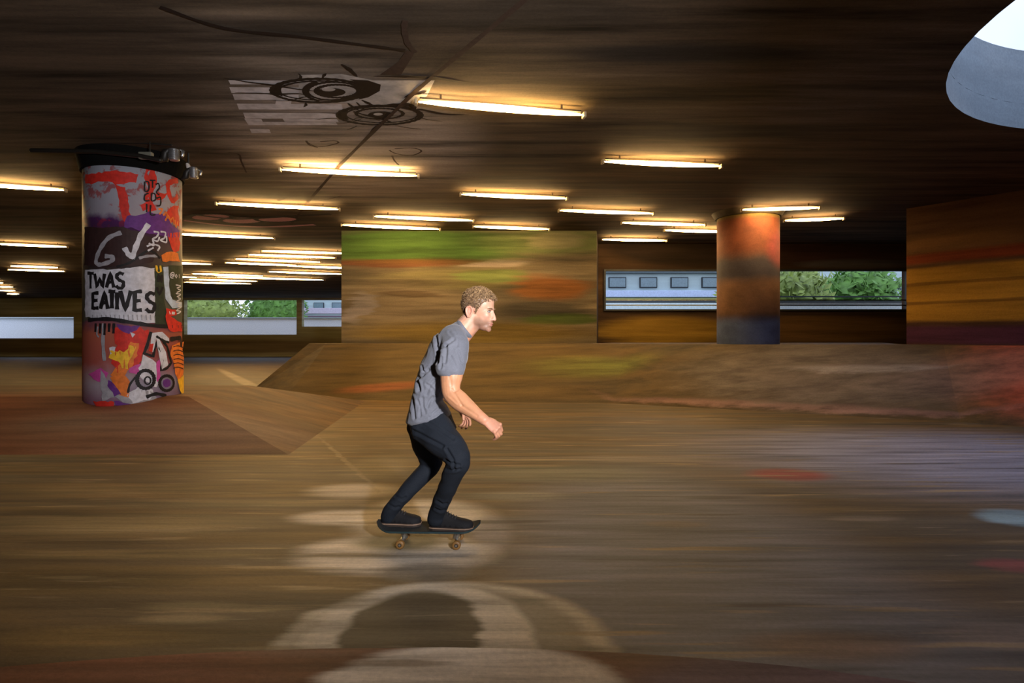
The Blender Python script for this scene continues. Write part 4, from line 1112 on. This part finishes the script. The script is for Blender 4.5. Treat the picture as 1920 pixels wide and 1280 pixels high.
# redder neck and hands, brown-blond shaved sides under the hair
blend(((hc_[:, 2] > -.30)&(hc_[:, 0] < .10))/(1+np.exp((hc_[:, 2]+.115)/.012)), (.60, .25, .15), .6)
for hpnt in (P(925, 798, 3.13), P(868, 783, 3.66)):
    d = np.linalg.norm(co-np.array(hpnt), axis=1); blend(np.exp(-(d/.085)**2), (.62, .29, .20), .8)
attr.data.foreach_set('color', np.concatenate([base, np.ones((len(base), 1))], 1).astype(np.float32).ravel())
m, nt, bs = new_mat('skin')
at_ = nt.nodes.new('ShaderNodeAttribute'); at_.attribute_name = 'tint'
g = nt.nodes.new('ShaderNodeNewGeometry'); n3 = noise_n(nt, g.outputs['Position'], 160, 4, .6); n4 = noise_n(nt, g.outputs['Position'], 22, 3, .6)
v_ = nt.nodes.new('ShaderNodeVectorMath'); v_.operation = 'SCALE'; nt.links.new(at_.outputs['Color'], v_.inputs[0]); nt.links.new(mapr(nt, n4.outputs['Fac'], .3, .7, .88, 1.1), v_.inputs['Scale'])
nt.links.new(v_.outputs[0], bs.inputs['Base Color']); bs.inputs['Roughness'].default_value = .48
bs.inputs['Subsurface Weight'].default_value = .12; bs.inputs['Subsurface Radius'].default_value = (1, .3, .15); bs.inputs['Subsurface Scale'].default_value = .01
bp = nt.nodes.new('ShaderNodeBump'); bp.inputs['Strength'].default_value = .25; bp.inputs['Distance'].default_value = .0012
nt.links.new(n3.outputs['Fac'], bp.inputs['Height']); nt.links.new(bp.outputs[0], bs.inputs['Normal'])
m_skin = m
person = tag(link('person', bme, m_skin), 'man in grey t-shirt and dark jeans crouching on a skateboard, facing right', 'person')
person.location = (0, 0, 0)
def pchild(name, me_or_bm, m_, smooth=True, parent=None):
    if isinstance(me_or_bm, bmesh.types.BMesh): return bm_obj(name, me_or_bm, m_, parent or person, smooth)
    return link(name, me_or_bm, m_, parent or person)

# eyes and brows
m, nt, bs = new_mat('eye_white_and_iris')
tcn = nt.nodes.new('ShaderNodeTexCoord'); mpn = nt.nodes.new('ShaderNodeVectorMath'); mpn.operation = 'LENGTH'
bs.inputs['Base Color'].default_value = (.36, .31, .28, 1); bs.inputs['Roughness'].default_value = .15
m_eye = m; m_iris = simple('blue_grey_iris', (.06, .09, .11), .15)
for s_ in (-1, 1):
    bm = bmesh.new(); ell(bm, (.0735, s_*.030, .0000), (.0108, .0120, .0082), MH, 3); e_ = pchild('eye', bm, m_eye)
    bm = bmesh.new(); ell(bm, (.0825, s_*.0295, -.0003), (.0026, .0050, .0052), MH, 3); pchild('iris', bm, m_iris, parent=e_)
    bm = bmesh.new()
    p_, r_ = smooth_path([hp(.0805, s_*.018, .003), hp(.0850, s_*.025, .0068), hp(.0835, s_*.033, .0070), hp(.0755, s_*.042, .0025)], [.0008, .0014, .0015, .0009]); tube(bm, p_, r_, n=6)
    pchild('eyelashes', bm, simple('dark_lashes', (.05, .025, .015), .8), parent=e_)
    bm = bmesh.new()
    p_, r_ = smooth_path([hp(.0905, s_*.012, .015), hp(.0905, s_*.022, .0185), hp(.086, s_*.034, .020), hp(.076, s_*.046, .016)], [(.003, .002), (.0042, .003), (.0038, .003), (.002, .0015)]); tube(bm, p_, r_, n=8)
    pchild('eyebrow', bm, simple('light_brown_brow', (.20, .11, .055), .8, bump=.5, scale=300))

# hair: thick cap plus curled locks
def hairline(v):
    x, y, z = v; ay = abs(y)
    if z < -.085: return False
    if x > .082: return z > .078
    if x > .045: return z > .078-(.082-x)*0.9+ (0.0 if ay < .05 else 0)
    if x > .012: return z > (.040-(.045-x)*1.9 if ay > .05 else .03)
    if x > -.042: return z > .016 if ay > .05 else True
    return z > -.055-(x+.042)*-.35
hb = bmesh.new()
q = bmesh.ops.create_icosphere(hb, subdivisions=5, radius=1.0)
def skull(u, off=0.0):
    """surface of the skull in direction u"""
    c = Vector((-.008, 0, .036)); r = Vector((.094+off, .077+off, .088+off))
    k = 1/sqrt((u.x/r.x)**2+(u.y/r.y)**2+(u.z/r.z)**2); p = c+u*k
    # lower back of the head runs on down to the nape
    return p
for v in hb.verts:
    u = v.co.normalized(); off = .0035+.009*max(0, u.z)+.004*mnoise.noise(u*6)
    v.co = skull(u, off)
dl = [v for v in hb.verts if not hairline(v.co)]
bmesh.ops.delete(hb, geom=dl, context='VERTS')
for v in hb.verts: v.co = MH @ v.co
rnd = random.Random(11)
cnt = 0
while cnt < 5600:
    u = Vector((rnd.gauss(0, 1), rnd.gauss(0, 1), rnd.gauss(0, 1))).normalized()
    p = skull(u, .003)
    if not hairline(p): continue
    cnt += 1
    topf = min(1, max(0, (p.z-.055)/.05)); frontf = min(1, max(0, (p.x-.02)/.05))*topf
    Ln = .009+.026*topf+.020*frontf+rnd.uniform(-.003, .004)
    nrm = Vector((u.x/.094, u.y/.077, u.z/.088)).normalized()
    if topf > .3: d = (nrm*.9+Vector((.45*frontf-.05, 0, .45*frontf+.15)))
    else: d = nrm*.30+Vector((-.35, 0, -.75))
    d += Vector((rnd.gauss(0, .30), rnd.gauss(0, .30), rnd.gauss(0, .25)))*(.55+.6*topf)
    d.normalize()
    ax = (d.orthogonal().normalized()*cos(rnd.uniform(0, 6.28))+d.cross(d.orthogonal().normalized())*sin(rnd.uniform(0, 6.28))).normalized()
    clump = mnoise.noise(p*38)
    curl = (.9+1.6*topf)*(1 if clump > 0 else -1)+rnd.uniform(-.5, .5)
    w_ = (.0011+.0005*topf)*HS*rnd.uniform(.7, 1.2); pts = [p]; dd = d.copy(); NS = 6
    for k in range(NS):
        dd = Matrix.Rotation(curl/NS*1.6, 3, ax) @ dd
        if frontf > .5 and k > 2: dd = (dd+Vector((.1, 0, -.10))).normalized()
        pts.append(pts[-1]+dd*Ln/NS)
    pts = [MH @ x for x in pts]
    tube(hb, pts, [w_*x for x in (1, 1.1, 1.1, 1, .85, .6, .25)], n=4, dome=False, cap=False)
me = bpy.data.meshes.new('hair'); hb.to_mesh(me); hb.free()
for p in me.polygons: p.use_smooth = True
m, nt, bs = new_mat('dirty_blond_hair')
g = nt.nodes.new('ShaderNodeNewGeometry'); n1 = noise_n(nt, g.outputs['Position'], 95, 4, .7)
rp = nt.nodes.new('ShaderNodeValToRGB'); nt.links.new(n1.outputs['Fac'], rp.inputs[0])
el = rp.color_ramp.elements; el[0].position = .36; el[0].color = (.060, .030, .014, 1); el[1].position = .62; el[1].color = (.52, .34, .17, 1)
e_ = el.new(.48); e_.color = (.24, .14, .065, 1)
sp = nt.nodes.new('ShaderNodeSeparateXYZ'); nt.links.new(g.outputs['Position'], sp.inputs[0])
tp = mixc(nt, mapr(nt, sp.outputs['Z'], HO.z+.03, HO.z+.11, .5, 0, True), rp.outputs[0], (.13, .075, .045))
nt.links.new(tp, bs.inputs['Base Color']); bs.inputs['Roughness'].default_value = .42; bs.inputs['Specular IOR Level'].default_value = .4
pchild('hair', me, m)

# ---- t-shirt
sb = bmesh.new()
ringtube(sb, TORSO[1:])
ringtube(sb, [(854, 603, 879, 636, .072, 3.50), (846, 609, 879, 643, .115, 3.502), (836, 614, 879, 652, .150, 3.505), (815, 629, 877, 672, .18, 3.51)])
limb(sb, [(846, 632, 3.40, .085, .07), (853, 645, 3.325, .080, .072), (850, 668, 3.285, .080, .070), (843.5, 691, 3.265, .084, .070)], n=26)
limb(sb, [(848, 634, 3.62, .085, .07), (853, 646, 3.70, .076, .070), (849, 668, 3.74, .078, .070), (845, 688, 3.76, .080, .070)], n=26)
sm_ = evaluated(sb, .0055, 4, .5)
co, no = getco(sm_)
px_ = 960+co[:, 0]/co[:, 1]*F; py_ = H-(co[:, 2]-HC)/co[:, 1]*F
# cloth ends: hem line and sleeve hem cut crisply
near = np.clip(-no[:, 1]*1.6, 0, 1)
disp = np.zeros(len(co))
def fold(pts, wd, dep):
    global disp
    side_w = near
    best = np.full(len(co), 1e9)
    for (x0, y0), (x1, y1) in zip(pts, pts[1:]):
        dx, dy = x1-x0, y1-y0; L2 = dx*dx+dy*dy; t = np.clip(((px_-x0)*dx+(py_-y0)*dy)/L2, 0, 1)
        best = np.minimum(best, np.hypot(px_-x0-t*dx, py_-y0-t*dy))
    disp += -dep*np.exp(-(best/wd)**2)*side_w+dep*.45*np.exp(-((best-wd*2.1)/wd)**2)*side_w
for pts, wd, dep in (([(818, 631), (820, 650), (823, 664), (820.6, 679)], 2.6, .014), ([(837, 648), (836, 664), (834, 679)], 2.5, .009), ([(850, 637), (838, 646), (826, 653)], 2.2, .009),
                     ([(785, 692), (782.5, 712), (786, 732)], 2.6, .016), ([(804, 693), (796, 700), (785, 710)], 2.2, .012), ([(792, 686), (795, 696)], 1.6, .008), ([(774, 746), (775, 764), (778, 784)], 2.2, .010),
                     ([(792, 746), (792, 760), (797, 774)], 2.2, .008), ([(812, 744), (806, 752), (802, 762)], 2.2, .009), ([(831, 758), (822, 766), (810, 776)], 2.2, .009), ([(836, 764), (822, 774), (806, 783)], 1.8, .007),
                     ([(859, 657), (863, 668), (866, 676)], 2.2, .007), ([(816, 711), (806, 722), (800, 738)], 2.4, .007), ([(842, 622), (852, 634), (858, 648)], 2.2, .004), ([(800, 720), (812, 730), (818, 742)], 2.0, .006),
                     ([(845, 668), (852, 680), (856, 692)], 2.2, .005), ([(829, 670), (828, 682), (826, 690)], 2.0, .007), ([(784, 752), (788, 764), (788, 780)], 1.8, .006)):
    fold(pts, wd, dep)
# seams: collar band and sleeve seam
fold([(857, 605), (866, 613), (872, 624), (876, 636)], 1.0, .004); fold([(846, 611), (855, 622), (859, 640), (856, 654)], .8, .003)
nz_ = np.array([mnoise.noise(Vector((p[0]*16+p[2]*9, p[1]*9, p[2]*13-p[0]*8)))*.0038+mnoise.noise(Vector(p)*34)*.0016 for p in co])
disp += nz_
setco(sm_, co+no*disp[:, None])
m, nt, bs = new_mat('grey_cotton')
g = nt.nodes.new('ShaderNodeNewGeometry'); n1 = noise_n(nt, g.outputs['Position'], 420, 2, .5); n2 = noise_n(nt, g.outputs['Position'], 14, 3, .5)
v_ = nt.nodes.new('ShaderNodeVectorMath'); v_.operation = 'SCALE'; v_.inputs[0].default_value = (.150, .158, .190)
nt.links.new(math_(nt, 'MULTIPLY', mapr(nt, n1.outputs['Fac'], .3, .7, .85, 1.15), mapr(nt, n2.outputs['Fac'], .3, .7, .92, 1.08)), v_.inputs['Scale'])
nt.links.new(v_.outputs[0], bs.inputs['Base Color']); bs.inputs['Roughness'].default_value = .9; bs.inputs['Specular IOR Level'].default_value = .2; bs.inputs['Sheen Weight'].default_value = .2
bp = nt.nodes.new('ShaderNodeBump'); bp.inputs['Strength'].default_value = .3; bp.inputs['Distance'].default_value = .001
nt.links.new(n1.outputs['Fac'], bp.inputs['Height']); nt.links.new(bp.outputs[0], bs.inputs['Normal'])
pchild('t_shirt', sm_, m)
bm = bmesh.new()     # neck ribbing
lp = []
for k in range(25):
    t = 2*pi*k/24; c = (P(857, 605, 3.50)+P(879, 634, 3.50))/2; a = (P(879, 634, 3.50)-P(857, 605, 3.50))/2
    lp.append(c+Vector((.009, 0, .008))+a*cos(t)*1.05+Vector((0, .073*sin(t), 0)))
tube(bm, lp, [(.013, .007)]*25, n=8, dome=False, cap=False)
pchild('collar', bm, m)

# ---- jeans
jb = bmesh.new()
ringtube(jb, [(768, 772, 838, 764, .150, 3.51), (768, 795, 848, 784, .168, 3.51), (775, 818, 856, 802, .168, 3.51)], dome=True)
limb(jb, [(808, 800, 3.43, .118, .095), (832, 826, 3.36, .098, .092), (853, 848, 3.31, .080, .080), (859, 866, 3.29, .068, .072), (850, 888, 3.33, .060, .062), (839, 915, 3.39, .054, .056), (827, 942, 3.46, .050, .052), (819, 962, 3.51, .050, .052), (817, 972, 3.52, .052, .055)], n=26)
limb(jb, [(797, 802, 3.59, .112, .09), (799, 830, 3.62, .088, .085), (806, 855, 3.65, .076, .074), (808, 873, 3.66, .064, .066), (788, 894, 3.63, .056, .060), (762, 922, 3.60, .050, .054), (744, 943, 3.59, .047, .050), (732, 960, 3.60, .047, .050), (729, 968, 3.61, .050, .052)], n=26)
jm = evaluated(jb, .0055, 4, .5)
co, no = getco(jm)
px_ = 960+co[:, 0]/co[:, 1]*F; py_ = H-(co[:, 2]-HC)/co[:, 1]*F
near = np.clip(-no[:, 1]*1.6, 0, 1); disp = np.zeros(len(co))
for pts, wd, dep in (([(775, 808), (800, 820), (830, 836)], 2.6, .008), ([(800, 790), (826, 806), (850, 822)], 2.6, .005), ([(838, 842), (850, 862), (852, 880)], 2.4, .008), ([(836, 862), (846, 868), (862, 872)], 2.2, .008), ([(838, 880), (850, 882), (862, 878)], 2.2, .006),
                     ([(820, 940), (830, 946), (838, 944)], 2.0, .007), ([(816, 954), (826, 958), (834, 956)], 2.0, .007), ([(742, 930), (754, 936), (760, 932)], 2.0, .006), ([(730, 946), (740, 952), (748, 950)], 2.0, .006), ([(846, 792), (860, 808), (868, 824)], 1.2, .003)):
    fold(pts, wd, dep)
disp += np.array([mnoise.noise(Vector((p[0]*12, p[1]*12, p[2]*20)))*.006 for p in co])
setco(jm, co+no*disp[:, None])
m_den = simple('blue_black_denim', (.012, .016, .024), .85, var=.25, scale=260, bump=.3, spec=.25)
jeans = pchild('jeans', jm, m_den)

# ---- shoes
m_shoe = simple('black_suede', (.008, .008, .010), .75, var=.2, scale=200, spec=.3)
m_sole = simple('brown_black_sole', (.035, .022, .016), .7)
m_tape = simple('tan_foxing', (.34, .22, .15), .6)
m_lace = simple('dark_lace', (.03, .03, .035), .8)
DT = .105           # top of the deck
DY = radians(1.5)     # small turn of the board
BC = Vector(((804-960)*3.57/F, 3.57, 0))
def board(x, y, z): return Vector((BC.x+x*cos(DY)+y*sin(DY), BC.y-x*sin(DY)+y*cos(DY), z))
def shoe(heel, ang, Ls=.275):
    ca, sa = cos(ang), sin(ang)
    def at(x, y, z): return Vector((heel.x+x*ca-y*sa, heel.y+x*sa+y*ca, heel.z+z))
    # foot outline: x, half width, height
    prof = [(0.000, .022, .060), (.020, .033, .085), (.055, .037, .105), (.085, .038, .100), (.115, .039, .083), (.150, .042, .066), (.190, .047, .054), (.225, .046, .047), (.252, .036, .040), (.270, .018, .030)]
    k = Ls/.275
    bm = bmesh.new(); rings = []
    for x, hw, h in prof:
        rings.append([bm.verts.new(at(x*k, hw*cos(t)*(1 if sin(t) < .2 else .92), .016+max(0, h*(abs(sin(t))**.8)*(1 if sin(t) > 0 else 0)))) for t in [pi*j/12 for j in range(13)]])
    for a, b in zip(rings, rings[1:]):
        for j in range(12): bm.faces.new((a[j], a[j+1], b[j+1], b[j]))
        bm.faces.new((a[12], a[0], b[0], b[12]))
    bm.faces.new(rings[0]); bm.faces.new(list(reversed(rings[-1])))
    bmesh.ops.recalc_face_normals(bm, faces=bm.faces[:])
    bmesh.ops.subdivide_edges(bm, edges=bm.edges[:], cuts=1, smooth=.6)
    s_ = pchild('shoe', bm, m_shoe)
    def layer(nm, z0, z1, grow, m_):
        bm = bmesh.new(); top_ = []; bot = []
        out = [(x, hw+grow) for x, hw, h in prof]; out[0] = (-grow, out[0][1]); out[-1] = (out[-1][0]+grow, out[-1][1])
        pts = [(x, y) for x, y in out]+[(x, -y) for x, y in reversed(out)]
        for x, y in pts: top_.append(bm.verts.new(at(x*k, y, z1))); bot.append(bm.verts.new(at(x*k, y, z0)))
        bm.faces.new(top_); bm.faces.new(list(reversed(bot)))
        for i in range(len(pts)): j = (i+1) % len(pts); bm.faces.new((bot[i], bot[j], top_[j], top_[i]))
        bmesh.ops.recalc_face_normals(bm, faces=bm.faces[:])
        return pchild(nm, bm, m_, False, s_)
    layer('sole', .0, .022, .003, m_sole); layer('foxing_stripe', .012, .017, .0042, m_tape)
    bm = bmesh.new()
    for i in range(5):
        x = .092+i*.017; h = .016+float(np.interp(x, [p[0] for p in prof], [p[2] for p in prof]))
        tube(bm, [at(x*k, -.024, h-.010), at((x+.006)*k, 0, h+.003), at(x*k, .024, h-.010)], [.0028]*3, n=6)
    pchild('laces', bm, m_lace, True, s_)
zd = DT+.003
h1 = P(807, 990, 3.53); shoe(Vector((h1.x, 3.53, zd)), radians(-3), .262)
h2 = P(716, 990, 3.61); shoe(Vector((h2.x, 3.61, zd)), radians(-2), .245)

# ------------------------------------------------------------------ the skateboard
sk = thing('skateboard', (BC.x, BC.y, 0), 'dark skateboard with amber wheels rolling under the skater', 'skateboard')
bm = bmesh.new(); NX = 40; th_ = .011
def deck_z(x):
    k = max(0, abs(x)-.215); return DT-th_+k*k*3.6
def halfw(x):
    t = max(0, abs(x)-.200)/.117; return .100*sqrt(max(0, 1-t*t))
grid = []
for i in range(NX+1):
    x = -.315+.63*i/NX; hw = max(.012, halfw(x)); row = []
    for j in range(9):
        v_ = (j/8-.5)*2; row.append((x, v_*hw, deck_z(x)+.004*v_*v_))
    grid.append(row)
T_ = [[bm.verts.new(board(x, y, z+th_)) for x, y, z in r] for r in grid]; B_ = [[bm.verts.new(board(x, y, z)) for x, y, z in r] for r in grid]
for i in range(NX):
    for j in range(8):
        f = bm.faces.new((T_[i][j], T_[i+1][j], T_[i+1][j+1], T_[i][j+1])); f.material_index = 1
        bm.faces.new((B_[i][j], B_[i][j+1], B_[i+1][j+1], B_[i+1][j]))
    for j in (0, 8): bm.faces.new((T_[i][j], B_[i][j], B_[i+1][j], T_[i+1][j]))
for i in (0, NX):
    for j in range(8): bm.faces.new((T_[i][j], T_[i][j+1], B_[i][j+1], B_[i][j]))
bmesh.ops.recalc_face_normals(bm, faces=bm.faces[:])
bm_obj('deck', bm, [simple('dark_teal_deck_underside', (.018, .040, .045), .4), simple('black_grip_tape', (.010, .013, .015), .95, var=.4, scale=500, bump=.6)], sk, smooth=False)
m_met = simple('worn_truck_metal', (.38, .37, .35), .35, .9)
m_wh = simple('amber_urethane_wheel', (.26, .13, .035), .45)
m_hub = simple('dark_hub', (.05, .035, .02), .5)
m_bol = simple('steel_bolt', (.5, .5, .5), .3, .9)
for s_ in (-1, 1):
    x = .010+s_*.168
    bm = bmesh.new(); box(bm, (0, 0, 0), (.07, .055, .006))
    for v in bm.verts: v.co = board(x+v.co.x, v.co.y, DT-th_-.003+v.co.z)
    tr = bm_obj('truck', bm, m_met, sk)
    bm = bmesh.new(); tube(bm, [board(x, 0, DT-th_-.006), board(x-s_*.012, 0, .045), board(x-s_*.004, 0, .034)], [.022, .020, .014], n=16); tube(bm, [board(x, -.055, .028), board(x, 0, .034), board(x, .055, .028)], [.010, .015, .010], n=14, side=Vector((1, 0, 0)))
    bm_obj('hanger', bm, m_met, tr, True)
    bm = bmesh.new(); cyl(bm, board(x, -.100, .0265), board(x, .100, .0265), .004, n=12); bm_obj('axle', bm, m_bol, tr, True)
    for t_ in (-1, 1):
        bm = bmesh.new(); yy = t_*.080
        prof = [(-.017, .012), (-.017, .020), (-.013, .0255), (-.006, .0265), (.006, .0265), (.013, .0255), (.017, .020), (.017, .012)]
        rings = []
        for o_, r_ in prof: rings.append([bm.verts.new(board(x+r_*cos(2*pi*j/28), yy+o_, .0265+r_*sin(2*pi*j/28))) for j in range(28)])
        for a, b in zip(rings, rings[1:]):
            for j in range(28): bm.faces.new((a[j], a[(j+1) % 28], b[(j+1) % 28], b[j]))
        bmesh.ops.recalc_face_normals(bm, faces=bm.faces[:])
        wh = bm_obj('wheel', bm, m_wh, sk, True)
        bm = bmesh.new(); cyl(bm, board(x, yy-.015, .0265), board(x, yy+.015, .0265), .0125, n=20); bm_obj('hub', bm, m_hub, wh)
        bm = bmesh.new(); cyl(bm, board(x, yy+t_*.015, .0265), board(x, yy+t_*.021, .0265), .006, n=6); bm_obj('nut', bm, m_bol, wh)
